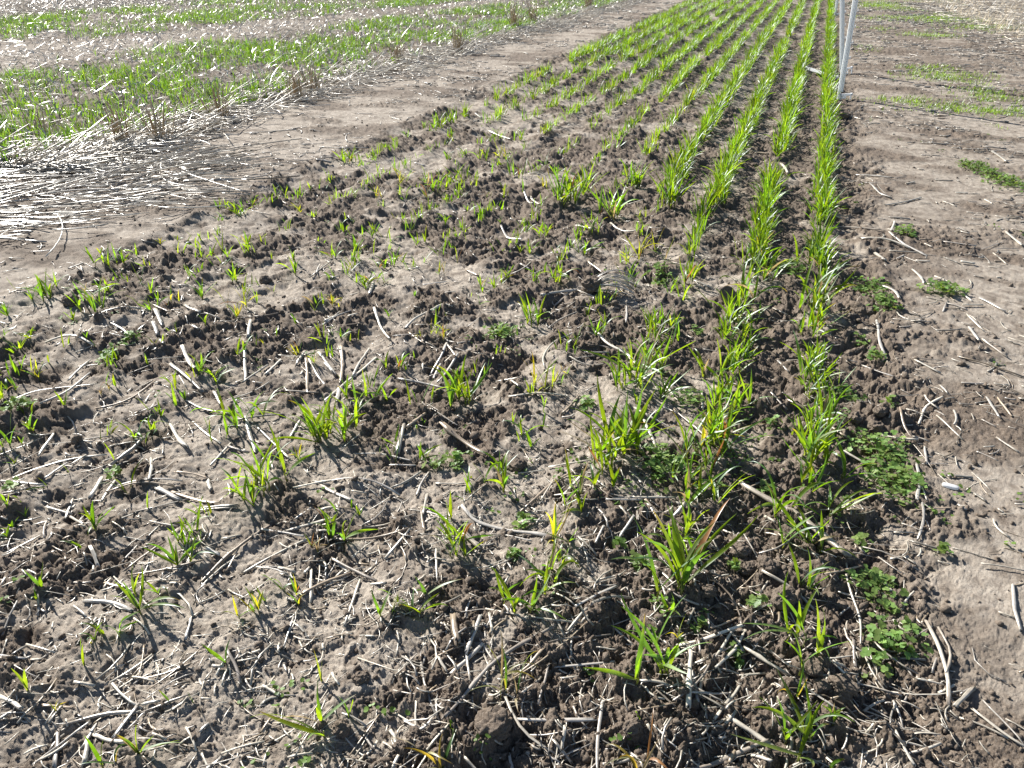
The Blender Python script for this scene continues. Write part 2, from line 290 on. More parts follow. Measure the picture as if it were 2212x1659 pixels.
(0.0053,[(-0.243,1.98),(-0.202,1.949)]),
(0.0062,[(-0.626,2.09),(-0.652,2.137),(-0.656,2.219),(-0.643,2.285),(-0.607,2.329)]),
(0.0059,[(-0.563,2.163),(-0.523,2.137),(-0.49,2.149),(-0.465,2.191)]),
(0.0102,[(-0.532,2.375),(-0.477,2.306),(-0.414,2.28),(-0.362,2.205)]),
(0.0061,[(-0.534,2.237),(-0.462,2.263)]),
(0.0074,[(-0.663,1.871),(-0.612,1.903),(-0.572,1.932),(-0.52,1.95)]),
(0.0072,[(-0.499,1.844),(-0.488,1.904),(-0.481,1.964)]),
(0.0057,[(-0.752,1.991),(-0.674,1.987)]),
(0.0065,[(-0.687,1.951),(-0.652,1.909)]),
(0.0077,[(-1.036,1.897),(-0.954,1.904),(-0.878,1.884)]),
(0.0069,[(-0.908,1.905),(-0.913,1.989),(-0.91,2.07)]),
(0.0071,[(-0.973,1.99),(-0.962,2.063),(-0.984,2.152)]),
(0.0062,[(-0.984,2.152),(-0.951,2.115),(-0.915,2.068)]),
(0.008,[(-0.942,1.957),(-0.949,2.021)]),
(0.0087,[(-1.328,2.296),(-1.254,2.201),(-1.172,2.112)]),
(0.0089,[(-1.16,2.207),(-1.163,2.275),(-1.133,2.328),(-1.113,2.408)]),
(0.0052,[(-1.134,2.177),(-1.048,2.118)]),
(0.0053,[(-1.17,2.131),(-1.088,2.167)]),
(0.0089,[(-1.186,1.807),(-1.229,1.9),(-1.301,2.016)]),
(0.0113,[(-1.126,1.689),(-1.173,1.78)]),
(0.0086,[(-1.167,1.693),(-1.173,1.812),(-1.157,1.983)]),
(0.0073,[(-1.17,1.855),(-1.219,2.057)]),
(0.0108,[(-1.291,1.901),(-1.236,1.864)]),
(0.0123,[(-1.432,2.453),(-1.467,2.55)]),
(0.008,[(-1.44,2.15),(-1.461,2.271)]),
(0.0044,[(-1.415,2.118),(-1.317,2.193)]),
(0.0119,[(-0.791,2.598),(-0.753,2.675),(-0.7,2.727)]),
(0.0084,[(-0.744,2.584),(-0.718,2.704)]),
(0.0059,[(-0.69,2.714),(-0.597,2.682)]),
(0.0056,[(-0.712,2.42),(-0.685,2.485),(-0.643,2.522)]),
(0.0054,[(-0.777,2.263),(-0.724,2.347)]),
(0.0051,[(-0.932,2.8),(-0.881,2.928)]),
(0.0069,[(-0.464,2.521),(-0.484,2.629)]),
(0.0088,[(-1.19,2.82),(-1.115,2.753)]),
(0.0103,[(-1.002,2.944),(-0.95,2.914)]),
(0.0074,[(-1.274,2.592),(-1.21,2.658)]),
(0.0061,[(-0.987,2.676),(-0.923,2.733)]),
(0.0102,[(-0.734,3.048),(-0.671,2.983),(-0.65,2.953)]),
(0.0078,[(-0.476,3.109),(-0.394,3.128)]),
(0.0088,[(-0.865,1.611),(-0.855,1.701)]),
(0.0035,[(-0.852,1.748),(-0.763,1.707)]),
(0.0065,[(-1.725,1.095),(-1.685,1.152),(-1.637,1.205),(-1.56,1.263)]),
(0.0099,[(-1.522,1.239),(-1.515,1.286),(-1.526,1.362)]),
(0.0064,[(-1.611,1.121),(-1.619,1.197)]),
(0.0054,[(-1.708,1.08),(-1.645,1.091),(-1.591,1.097)]),
(0.0087,[(-1.44,1.29),(-1.39,1.241),(-1.354,1.194)]),
(0.0094,[(-1.464,1.111),(-1.498,1.182)]),
(0.007,[(-1.417,1.102),(-1.453,1.176)]),
(0.0047,[(-1.445,1.162),(-1.379,1.195),(-1.293,1.229)]),
(0.0062,[(-1.413,1.123),(-1.397,1.162),(-1.359,1.189),(-1.296,1.2)]),
(0.0121,[(-1.32,1.182),(-1.257,1.168)]),
(0.0082,[(-1.287,1.187),(-1.216,1.179),(-1.172,1.169),(-1.14,1.167)]),
(0.0066,[(-1.167,1.139),(-1.086,1.171)]),
(0.0055,[(-1.323,1.253),(-1.28,1.265),(-1.234,1.26)]),
(0.0107,[(-1.229,1.248),(-1.201,1.224)]),
(0.0102,[(-1.321,1.529),(-1.268,1.47),(-1.19,1.393)]),
(0.0059,[(-1.267,1.504),(-1.181,1.451),(-1.089,1.391)]),
(0.0078,[(-1.146,1.48),(-1.168,1.556)]),
(0.0082,[(-1.28,1.397),(-1.219,1.394)]),
(0.0051,[(-1.461,1.479),(-1.381,1.43),(-1.303,1.401)]),
(0.011,[(-1.502,1.439),(-1.442,1.392),(-1.378,1.35)]),
(0.0067,[(-1.27,1.312),(-1.288,1.414)]),
(0.0062,[(-1.331,1.507),(-1.297,1.546),(-1.24,1.584)]),
(0.0054,[(-1.548,1.56),(-1.457,1.535),(-1.382,1.534)]),
(0.013,[(-1.775,1.825),(-1.697,1.758),(-1.625,1.706)]),
(0.0114,[(-1.736,1.722),(-1.66,1.683),(-1.595,1.653),(-1.537,1.622)]),
(0.0126,[(-1.977,1.927),(-1.897,1.857)]),
(0.013,[(-2.038,2.01),(-1.947,1.931)]),
(0.0113,[(-1.865,1.83),(-1.821,1.797)]),
(0.0064,[(-2.095,1.865),(-2.019,1.84),(-1.961,1.809)]),
(0.0101,[(-1.999,2.112),(-1.948,2.07),(-1.87,2.04)]),
(0.0118,[(-1.846,1.96),(-1.809,1.946)]),
(0.0084,[(-2.046,1.73),(-2.16,1.752),(-2.244,1.722)]),
(0.0069,[(-1.956,1.536),(-1.984,1.601),(-2.009,1.672)]),
(0.0064,[(-1.896,1.381),(-1.885,1.46),(-1.921,1.581)]),
(0.0065,[(-1.756,1.435),(-1.705,1.476),(-1.699,1.545),(-1.717,1.626)]),
(0.0047,[(-2.021,1.355),(-1.996,1.441),(-1.923,1.486),(-1.841,1.536)]),
(0.0046,[(-2.001,1.353),(-2.015,1.415),(-1.98,1.437)]),
(0.0065,[(-1.649,1.505),(-1.666,1.547)]),
(0.009,[(-1.347,1.951),(-1.284,1.904),(-1.238,1.864)]),
(0.0087,[(-1.236,1.708),(-1.294,1.801),(-1.356,1.896)]),
(0.0078,[(-1.344,1.894),(-1.283,1.837),(-1.221,1.779)]),
(0.009,[(-1.189,1.817),(-1.242,1.919),(-1.309,2.02)]),
(0.0092,[(-1.372,1.861),(-1.39,1.936)]),
(0.0081,[(-1.421,1.772),(-1.443,1.882)]),
(0.007,[(-1.462,1.71),(-1.461,1.83)]),
(0.0099,[(-1.467,1.729),(-1.526,1.807),(-1.584,1.892)]),
(0.0065,[(-1.29,1.684),(-1.207,1.713)]),
(0.01,[(-1.5,1.625),(-1.436,1.57)]),
(0.0051,[(-1.474,1.901),(-1.408,1.918)]),
(0.0047,[(-1.426,1.593),(-1.402,1.68),(-1.386,1.737)]),
(0.0131,[(-1.615,1.956),(-1.677,2.053)]),
(0.0067,[(-2.07,2.042),(-1.989,2.02)]),
(0.0067,[(-2.231,1.914),(-2.182,1.974),(-2.113,2.012)]),
(0.004,[(-2.032,1.618),(-1.947,1.659)]),
(0.0067,[(-1.434,2.125),(-1.435,2.222),(-1.409,2.267)]),
(0.008,[(-1.463,2.226),(-1.458,2.272)]),
(0.0055,[(-1.742,2.071),(-1.677,2.108),(-1.639,2.157)]),
(0.0077,[(-1.718,1.2),(-1.76,1.289)]),
(0.0074,[(-1.534,1.048),(-1.467,1.052)]),
(0.0053,[(-1.464,1.035),(-1.507,1.096)]),
(0.0091,[(-0.952,1.318),(-0.911,1.299),(-0.853,1.281)]),
(0.0054,[(-1.01,1.291),(-0.963,1.328),(-0.921,1.353)]),
(0.0083,[(-1.166,1.243),(-1.127,1.204)]),
(0.0106,[(0.346,4.908),(0.435,4.849),(0.514,4.806)]),
(0.0106,[(0.219,4.047),(0.254,4.007)]),
(0.0073,[(0.212,3.902),(0.314,3.864),(0.413,3.804)]),
(0.0096,[(0.451,3.771),(0.501,3.656),(0.586,3.561)]),
(0.0096,[(0.337,3.686),(0.426,3.673),(0.517,3.619)]),
(0.013,[(1.138,5.668),(1.175,5.41)]),
(0.0095,[(0.462,4.256),(0.547,4.343),(0.637,4.462)]),
(0.011,[(0.936,4.538),(0.96,4.459)]),
(0.0095,[(0.945,3.968),(0.979,3.803)]),
(0.0098,[(0.405,4.699),(0.442,4.454),(0.492,4.412)]),
(0.0155,[(-0.251,5.202),(-0.163,5.167)]),
(0.0142,[(-0.071,4.992),(-0.024,4.741)]),
(0.0137,[(0.335,6.531),(0.403,6.433)]),
(0.0088,[(0.459,3.796),(0.48,3.947)]),
(0.0147,[(-2.034,5.317),(-1.799,5.082)]),
(0.0114,[(-1.256,3.412),(-1.159,3.251),(-1.092,3.229)]),
(0.0112,[(-1.313,3.931),(-1.204,3.756)]),
(0.0111,[(-1.272,3.914),(-1.17,3.754)]),
(0.0101,[(-0.913,3.507),(-0.815,3.419)]),
(0.0101,[(-0.771,3.607),(-0.678,3.491),(-0.619,3.488)]),
(0.0164,[(-1.928,7.106),(-1.805,7.018)]),
(0.0141,[(-2.362,5.874),(-2.249,5.718)]),
(0.0112,[(-2.141,4.325),(-2.072,4.309)])]
CLOVERS = [(0.297,1.404,0.055,0.047),(0.309,1.347,0.035,0.017),(0.327,1.258,0.06,0.049),(0.294,1.182,0.029,0.027),(0.077,1.27,0.029,0.023),(0.048,1.123,0.016,0.02),(-0.026,1.176,0.015,0.01),(0.277,1.538,0.024,0.023),(0.437,1.556,0.017,0.019),(0.016,1.36,0.013,0.013),(0.342,1.947,0.074,0.089),(0.36,1.806,0.062,0.094),(0.275,2.259,0.028,0.046),(0.351,2.525,0.03,0.049),(0.307,2.632,0.026,0.026),(0.391,2.952,0.052,0.079),(0.344,3.127,0.067,0.078),(0.604,3.152,0.077,0.061),(-0.177,2.061,0.046,0.042),(0.058,1.979,0.022,0.024),(-0.153,1.712,0.024,0.057),(0.056,3.239,0.058,0.094),(-0.22,2.538,0.022,0.026),(0.065,1.686,0.017,0.017),(0.365,2.176,0.018,0.034),(-0.196,1.69,0.048,0.106),(-0.846,2.291,0.051,0.062),(-0.684,1.522,0.024,0.028),(-0.731,1.498,0.044,0.017),(-0.45,1.917,0.027,0.036),(-0.429,2.994,0.038,0.087),(-1.949,1.344,0.053,0.045),(-1.951,1.704,0.035,0.055),(-1.482,1.201,0.02,0.021),(-1.964,1.808,0.026,0.046),(-1.664,1.068,0.015,0.019),(-0.458,1.355,0.027,0.026),(-0.224,1.345,0.014,0.013),(-0.172,1.31,0.019,0.018),(-0.43,1.232,0.012,0.01),(0.99,5.153,0.081,0.166),(1.095,4.908,0.094,0.189),(0.512,3.815,0.042,0.061)]
CLODS = [(0.089,1.373,0.024),(0.054,1.37,0.019),(0.031,1.408,0.021),(0.122,1.288,0.022),(0.23,1.097,0.021),(0.199,1.092,0.018),(0.341,1.387,0.018),(0.383,1.395,0.014),(0.261,1.093,0.011),(-0.024,1.261,0.015),(0.18,1.114,0.013),(0.311,1.513,0.019),(-0.031,0.992,0.008),(-0.323,0.822,0.03),(-0.102,0.898,0.016),(-0.565,0.735,0.016),(-0.233,0.872,0.02),(-0.44,0.816,0.022),(-0.442,0.764,0.013),(-0.39,0.738,0.014),(-0.581,0.839,0.014),(-0.369,0.977,0.01),(-0.345,1.043,0.011),(-0.455,0.738,0.012),(-0.286,0.931,0.01),(-0.045,1.536,0.018),(0.117,1.769,0.034),(0.296,1.737,0.023),(0.114,2.56,0.024),(0.315,2.929,0.032),(0.347,2.922,0.023),(0.276,2.097,0.02),(0.332,2.073,0.02),(0.338,2.13,0.018),(0.02,1.74,0.02),(0.075,1.828,0.018),(-0.2,2.287,0.018),(-2.396,1.98,0.029),(-2.441,2.347,0.022),(-1.867,2.423,0.022),(-1.662,1.276,0.015),(-0.536,1.557,0.022),(-0.631,1.529,0.009),(-0.667,2.29,0.01),(-0.53,2.284,0.023),(-0.577,1.554,0.018),(-0.664,2.757,0.023),(-0.794,1.483,0.012),(0.296,6.502,0.041),(0.053,9.286,0.023),(-0.212,4.943,0.028),(0.075,3.555,0.024),(0.256,4.212,0.032),(0.32,4.123,0.031),(-2.207,5.306,0.025),(-1.399,3.471,0.012),(-1.626,4.167,0.014),(-2.773,6.653,0.022),(-6.822,6.597,0.032),(-6.44,6.506,0.031),(-2.464,2.699,0.015),(-2.112,3.055,0.018)]
CLUMP = (-0.644, 2.738)
SLAB = (-0.136, 2.821)
CHIP = (0.485, 1.823)
TUFTS = [(-4.047, 4.036, 0.25, 26, 'tall thin brown stubble tuft, nearest and leftmost along the plot edge'),
(-3.908, 4.224, 0.24, 30, 'wide brown stubble tuft just right of the leftmost one'),
(-4.009, 4.99, 0.24, 26, 'tall brown stubble tuft above the bright straw heap left of the path'),
(-3.913, 5.83, 0.2, 34, 'sprawling pale stubble tuft beside the sunlit bare path'),
(-3.975, 6.184, 0.22, 24, 'slim upright brown stubble tuft right behind the sprawling pale one'),
(-4.123, 8.079, 0.24, 22, 'narrow brown stubble tuft standing alone halfway along the plot edge'),
(-3.843, 9.076, 0.28, 34, 'dark-based stubble tuft standing out over the bare path edge'),
(-4.064, 11.641, 0.32, 40, 'broad pale stubble tuft, third from the far end of plot edge'),
(-4.07, 12.507, 0.3, 36, 'pale stubble tuft, second from the far end of plot edge'),
(-3.934, 15.298, 0.32, 44, 'farthest pale stubble tuft at the top of the photo'),
(-4.752, 4.103, 0.18, 12, 'thin reddish stubble tuft inside the green plot at far left')]
GRASS = [(1.222,8.882,0.45,0.3),(1.409,8.101,0.2,0.15),(1.105,7.169,0.4,0.22),(1.857,15.318,0.7,0.6),(1.483,7.727,0.3,0.2),(1.086,9.342,0.3,0.25),(1.502,7.151,0.35,0.2),(0.746,7.401,0.3,0.15),(1.052,18.209,0.4,1),(2.409,14.053,0.6,0.5),(1.44,12.743,0.35,0.3)]

ROW0, ROWS = 0.168, 0.2565      # first crop row and the spacing of the rows
N_ROWS = 11

# ---------------------------------------------------------------- noise
def _hash(ix, iy, s):
    h = (ix.astype(np.uint32) * np.uint32(374761393) + iy.astype(np.uint32) * np.uint32(668265263)
         + np.uint32((s * 2246822519 + 3266489917) & 0xffffffff))
    h = (h ^ (h >> np.uint32(13))) * np.uint32(1274126177)
    h = (h ^ (h >> np.uint32(16))) * np.uint32(2654435769)
    h = h ^ (h >> np.uint32(15))
    return h.astype(np.float32) * np.float32(1.0 / 4294967296.0)

def vnoise(x, y, freq, s):
    """value noise in -1..1, each seed turned to its own direction"""
    a = s * 1.7 + 0.4
    u = (x * math.cos(a) - y * math.sin(a)) * freq + s * 13.37
    v = (x * math.sin(a) + y * math.cos(a)) * freq - s * 7.91
    iu = np.floor(u); iv = np.floor(v)
    fu = (u - iu).astype(np.float32); fv = (v - iv).astype(np.float32)
    iu = iu.astype(np.int64); iv = iv.astype(np.int64)
    fu = fu * fu * fu * (fu * (fu * 6 - 15) + 10); fv = fv * fv * fv * (fv * (fv * 6 - 15) + 10)
    a0 = _hash(iu, iv, s); b0 = _hash(iu + 1, iv, s); c0 = _hash(iu, iv + 1, s); d0 = _hash(iu + 1, iv + 1, s)
    return ((a0 + (b0 - a0) * fu) * (1 - fv) + (c0 + (d0 - c0) * fu) * fv) * 2 - 1

def fbm(x, y, freq, s, octv=3, gain=0.5):
    t = 0; a = 1.0; n = 0
    for i in range(octv):
        t = t + a * vnoise(x, y, freq * 2.03 ** i, s + i * 31); n += a; a *= gain
    return t / n

def lumps(x, y, cell, s, lo=0.15, hi=0.62, sharp=0.6):
    """rounded crumbs: one per cell, of random size; 0..1"""
    u = x / cell + s * 3.1; v = y / cell - s * 5.7
    iu = np.floor(u).astype(np.int64); iv = np.floor(v).astype(np.int64)
    out = np.zeros(np.shape(x), np.float32)
    for di in (-1, 0, 1):
        for dj in (-1, 0, 1):
            ci = iu + di; cj = iv + dj
            px = ci + 0.1 + 0.8 * _hash(ci, cj, s); py = cj + 0.1 + 0.8 * _hash(ci, cj, s + 101)
            rr = lo + (hi - lo) * _hash(ci, cj, s + 202) ** 1.5
            an = _hash(ci, cj, s + 303) * 6.283
            dx = u - px; dy = v - py
            ex = dx * np.cos(an) + dy * np.sin(an); ey = (dy * np.cos(an) - dx * np.sin(an)) * 1.35
            q = 1 - (ex * ex + ey * ey) / (rr * rr)
            np.maximum(out, (np.clip(q, 0, 1) ** sharp) * rr / hi, out=out)
    return out

def sst(a, b, x):
    t = np.clip((x - a) / (b - a), 0, 1)
    return t * t * (3 - 2 * t)

# ---------------------------------------------------------------- the lie of the land
def zones(x, y):
    w = 0.07 * vnoise(x, y, 2.1, 3) + 0.04 * vnoise(x, y, 7.0, 4)
    til = sst(-2.78, -2.62, x + w) * (1 - sst(0.30, 0.50, x + w))
    edge = -4.12 + 0.035 * (y - 5)
    plot = 1 - sst(edge - 0.12, edge + 0.12, x + w)
    tr_lo = -7.55 + 0.2 * (y - 6.3)
    tr_hi = -9.0 + 0.25 * (y - 7.7)
    track = (1 - sst(tr_lo - 0.25, tr_lo + 0.25, x + 2 * w)) * sst(tr_hi - 0.25, tr_hi + 0.25, x + 2 * w)
    plot = plot * (1 - track)
    return til, plot, track

def terrain(x, y):
    """height, and how crusted (pale, sealed) the surface is"""
    x = np.asarray(x, np.float64); y = np.asarray(y, np.float64)
    til, plot, track = zones(x, y)
    path = np.clip(1 - til - plot, 0, 1)
    w1 = vnoise(x, y, 110, 13); w2 = vnoise(x, y, 110, 14)
    wx = x + 0.012 * vnoise(x, y, 26, 11) + 0.0042 * w1 + 0.0016 * vnoise(x, y, 270, 15)
    wy = y + 0.012 * vnoise(x, y, 26, 12) + 0.0042 * w2 + 0.0016 * vnoise(x, y, 270, 16)
    cn = fbm(x, y, 2.6, 21, 3, 0.6) + 0.35 * vnoise(x, y, 17, 24)
    crust_t = sst(-0.02, 0.40, cn + 0.07 + 0.26 * sst(-0.2, -0.7, x) * (1 - sst(1.6, 3.0, y)) - 0.40 * sst(-0.28, 0.05, x))
    cp = fbm(x * 0.55 + 0.3 * y, y, 3.2, 41, 3, 0.65)
    crust_p = sst(-0.3, 0.2, cp + 0.12)
    crust = til * crust_t + path * crust_p + plot * 0.0
    rough = til * (1 - 0.76 * crust_t) + path * (0.06 + 0.24 * (1 - crust_p) ** 1.5) + plot * 0.95
    big = 0.012 * vnoise(x, y, 1.1, 51) + 0.006 * vnoise(x, y, 3.1, 52)
    row = 0.006 * np.cos((x - ROW0) / ROWS * 2 * math.pi) * til
    berm = 0.012 * np.exp(-((x - 0.32) / 0.07) ** 2) * (0.6 + 0.6 * vnoise(x, y, 5, 57)) + 0.012 * np.exp(-((x + 2.66) / 0.07) ** 2) * (0.6 + 0.6 * vnoise(x, y, 5, 58))
    h = (big * (0.5 + 0.8 * til) + row + berm)
    rr = rough
    bil = lambda f, sd: np.abs(vnoise(wx, wy, f, sd)) * 2 - 0.7
    h = h + rr * (0.014 * vnoise(wx, wy, 7.5, 61) + 0.010 * bil(13, 62) + 0.0085 * bil(27, 63) + 0.0060 * bil(55, 64) + 0.0036 * bil(105, 65))
    var = 0.25 + 0.75 * sst(-0.2, 0.6, vnoise(x, y, 5.5, 66))
    h = h + rr * var * (0.022 * lumps(wx, wy, 0.090, 71, 0.10, 0.55, 0.75) + 0.012 * lumps(wx, wy, 0.042, 72, 0.1, 0.6, 0.8)
                  + 0.0065 * lumps(wx, wy, 0.019, 73, 0.15, 0.62, 0.8))
    h = h + (0.12 + 0.88 * rr) * (0.0026 * lumps(wx, wy, 0.0085, 74, 0.2, 0.65))
    mr = np.clip(0.26 + 0.74 * rr + 0.22 * crust * til, 0, 1)
    h = h + mr * (0.0030 * vnoise(wx, wy, 38, 81) + 0.0018 * vnoise(wx, wy, 95, 82) + 0.0019 * vnoise(x, y, 190, 84) + 0.0013 * vnoise(x, y, 330, 85)) + 0.0010 * vnoise(x, y, 520, 83)
    scr = path * sst(0.02, 0.42, fbm(x, y * 1.6, 2.4, 431, 3, 0.65) - 0.06 + 0.32 * sst(6.8, 8.5, y) * (x > 0)) + 0.6 * track + 0.4 * plot
    h = h + scr * (0.013 * lumps(wx, wy, 0.034, 95, 0.1, 0.5, 0.8) + 0.010 * np.abs(vnoise(wx, wy, 30, 96)) + 0.006 * np.abs(vnoise(wx, wy, 75, 97)))
    crust = crust * (1 - 0.75 * np.clip(scr, 0, 1))
    # pits and shallow dimples in the sealed crust
    h = h - crust * til * (0.007 * lumps(wx, wy, 0.07, 91, 0.08, 0.45, 1.0) + 0.0035 * lumps(wx, wy, 0.026, 92, 0.1, 0.5, 1.0)) + crust * til * 0.0035 * lumps(wx, wy, 0.05, 93, 0.05, 0.4, 0.8)
    h = h - til * 0.012
    crust = crust * np.clip(0.78 + 0.5 * vnoise(wx, wy, 33, 99) + 0.3 * vnoise(wx, wy, 90, 98), 0, 1)
    return h, np.clip(crust, 0, 1)

def H(x, y):
    return terrain(np.asarray(x, float), np.asarray(y, float))[0]

# ---------------------------------------------------------------- materials
def nt(name):
    m = bpy.data.materials.new(name); m.use_nodes = True
    n = m.node_tree.nodes; n.clear()
    return m, n, m.node_tree.links

def out_to(n, l, sh):
    o = n.new('ShaderNodeOutputMaterial'); l.new(sh, o.inputs['Surface'])

def mixcol(n, l, fac, a, b):
    m = n.new('ShaderNodeMix'); m.data_type = 'RGBA'
    for s, v in ((m.inputs[0], fac), (m.inputs[6], a), (m.inputs[7], b)):
        if isinstance(v, (int, float)): s.default_value = v
        elif isinstance(v, tuple): s.default_value = v + (1,)
        else: l.new(v, s)
    return m.outputs[2]

def noise_tex(n, l, scale, detail=3, rough=0.6, vec=None):
    t = n.new('ShaderNodeTexNoise'); t.inputs['Scale'].default_value = scale
    t.inputs['Detail'].default_value = detail; t.inputs['Roughness'].default_value = rough
    if vec is not None: l.new(vec, t.inputs['Vector'])
    return t.outputs['Fac']

def ramp(n, l, fac, a, b):
    m = n.new('ShaderNodeMapRange'); m.inputs[1].default_value = a; m.inputs[2].default_value = b
    m.interpolation_type = 'SMOOTHSTEP'
    l.new(fac, m.inputs[0]); return m.outputs[0]

def bump(n, l, height, dist, strength=1.0, nrm=None):
    b = n.new('ShaderNodeBump'); b.inputs['Distance'].default_value = dist; b.inputs['Strength'].default_value = strength
    l.new(height, b.inputs['Height'])
    if nrm is not None: l.new(nrm, b.inputs['Normal'])
    return b.outputs[0]

def soil_material(name, use_crust):
    m, n, l = nt(name)
    tc = n.new('ShaderNodeTexCoord').outputs['Object']
    big = noise_tex(n, l, 3.0, 4, 0.6, tc)
    mid = noise_tex(n, l, 40, 4, 0.65, tc)
    fine = noise_tex(n, l, 260, 3, 0.7, tc)
    dark = mixcol(n, l, ramp(n, l, mid, 0.3, 0.7), (0.082, 0.063, 0.048), (0.138, 0.109, 0.085))
    if use_crust:
        pale = mixcol(n, l, ramp(n, l, mid, 0.3, 0.72), (0.270, 0.236, 0.198), (0.385, 0.343, 0.292))
        at = n.new('ShaderNodeAttribute'); at.attribute_name = 'crust'
        c = mixcol(n, l, at.outputs['Fac'], dark, pale)
    else:
        c = mixcol(n, l, ramp(n, l, big, 0.35, 0.65), dark, (0.145, 0.117, 0.094))
    c = mixcol(n, l, ramp(n, l, fine, 0.42, 0.75), c, (0.21, 0.175, 0.145))
    c2 = mixcol(n, l, ramp(n, l, noise_tex(n, l, 700, 2, 0.6, tc), 0.66, 0.76), c, (0.36, 0.32, 0.27))
    p = n.new('ShaderNodeBsdfPrincipled'); l.new(c2, p.inputs['Base Color'])
    p.inputs['Roughness'].default_value = 0.9; p.inputs['Specular IOR Level'].default_value = 0.18
    nb = bump(n, l, noise_tex(n, l, 330, 5, 0.75, tc), 0.004, 0.8)
    l.new(nb, p.inputs['Normal'])
    out_to(n, l, p.outputs[0]); return m

def leaf_material(name, trans=0.55, gloss=0.02, rough=0.50, through=(2.3, 2.15, 0.6)):
    m, n, l = nt(name)
    at = n.new('ShaderNodeAttribute'); at.attribute_name = 'tint'
    tc = n.new('ShaderNodeTexCoord').outputs['Object']
    v = ramp(n, l, noise_tex(n, l, 60, 3, 0.6, tc), 0.25, 0.75)
    hs = n.new('ShaderNodeHueSaturation'); l.new(at.outputs['Color'], hs.inputs['Color'])
    mm = n.new('ShaderNodeMath'); mm.operation = 'MULTIPLY_ADD'; l.new(v, mm.inputs[0]); mm.inputs[1].default_value = 0.5; mm.inputs[2].default_value = 0.75
    l.new(mm.outputs[0], hs.inputs['Value'])
    d = n.new('ShaderNodeBsdfDiffuse'); l.new(hs.outputs[0], d.inputs['Color'])
    t = n.new('ShaderNodeBsdfTranslucent')
    tcq = n.new('ShaderNodeMix'); tcq.data_type = 'RGBA'; tcq.blend_type = 'MULTIPLY'; tcq.inputs[0].default_value = 1
    l.new(hs.outputs[0], tcq.inputs[6]); tcq.inputs[7].default_value = through + (1,)
    l.new(tcq.outputs[2], t.inputs['Color'])
    mx = n.new('ShaderNodeMixShader'); mx.inputs[0].default_value = trans
    l.new(d.outputs[0], mx.inputs[1]); l.new(t.outputs[0], mx.inputs[2])
    g = n.new('ShaderNodeBsdfGlossy'); g.inputs['Roughness'].default_value = rough; g.inputs['Color'].default_value = (0.9, 0.95, 1, 1)
    fr = n.new('ShaderNodeFresnel'); fr.inputs['IOR'].default_value = 1.42
    fm = n.new('ShaderNodeMath'); fm.operation = 'MULTIPLY_ADD'; l.new(fr.outputs[0], fm.inputs[0]); fm.inputs[1].default_value = 0.08; fm.inputs[2].default_value = gloss * 0.3
    mg = n.new('ShaderNodeMixShader'); l.new(fm.outputs[0], mg.inputs[0])
    l.new(mx.outputs[0], mg.inputs[1]); l.new(g.outputs[0], mg.inputs[2])
    out_to(n, l, mg.outputs[0]); return m

def straw_material(name, rough=0.33, spec=0.75):
    m, n, l = nt(name)
    at = n.new('ShaderNodeAttribute'); at.attribute_name = 'tint'
    tc = n.new('ShaderNodeTexCoord').outputs['Object']
    v = ramp(n, l, noise_tex(n, l, 150, 4, 0.7, tc), 0.3, 0.7)
    c = mixcol(n, l, v, (0.0, 0.0, 0.0), at.outputs['Color'])
    c = mixcol(n, l, 0.72, c, at.outputs['Color'])
    p = n.new('ShaderNodeBsdfPrincipled'); l.new(c, p.inputs['Base Color'])
    p.inputs['Roughness'].default_value = rough; p.inputs['Specular IOR Level'].default_value = spec
    l.new(bump(n, l, noise_tex(n, l, 420, 3, 0.6, tc), 0.0008, 0.35), p.inputs['Normal'])
    out_to(n, l, p.outputs[0]); return m

def plain_material(name, c, rough, spec=0.5, noise=0.12):
    m, n, l = nt(name)
    tc = n.new('ShaderNodeTexCoord').outputs['Object']
    f = ramp(n, l, noise_tex(n, l, 25, 5, 0.65, tc), 0.35, 0.75)
    cc = mixcol(n, l, f, c, tuple(x * (1 - noise) for x in c))
    p = n.new('ShaderNodeBsdfPrincipled'); l.new(cc, p.inputs['Base Color'])
    p.inputs['Roughness'].default_value = rough; p.inputs['Specular IOR Level'].default_value = spec
    out_to(n, l, p.outputs[0]); return m

M_SOIL = soil_material('field_soil', True)
M_CLOD = soil_material('clod_soil', False)
M_LEAF = leaf_material('wheat_leaf')
M_CLOVER = leaf_material('clover_leaf', 0.35, 0.05, 0.48)
M_STRAW = straw_material('weathered_straw')
M_DRY = leaf_material('dry_leaf', 0.4, 0.05, 0.5, (1.15, 1.05, 0.9))
M_DEAD = leaf_material('dead_leaf', 0.4, 0.03, 0.5, (1.3, 1.1, 0.8))
def plastic():
    m = plain_material('white_plastic', (0.80, 0.81, 0.82), 0.38, 0.5, 0.08)
    n = m.node_tree.nodes; l = m.node_tree.links
    p = [q for q in n if q.type == 'BSDF_PRINCIPLED'][0]; o = [q for q in n if q.type == 'OUTPUT_MATERIAL'][0]
    t = n.new('ShaderNodeBsdfTranslucent'); t.inputs['Color'].default_value = (0.75, 0.78, 0.82, 1)
    mx = n.new('ShaderNodeMixShader'); mx.inputs[0].default_value = 0.45
    l.new(p.outputs[0], mx.inputs[1]); l.new(t.outputs[0], mx.inputs[2]); l.new(mx.outputs[0], o.inputs['Surface'])
    return m
M_WHITE = plastic()

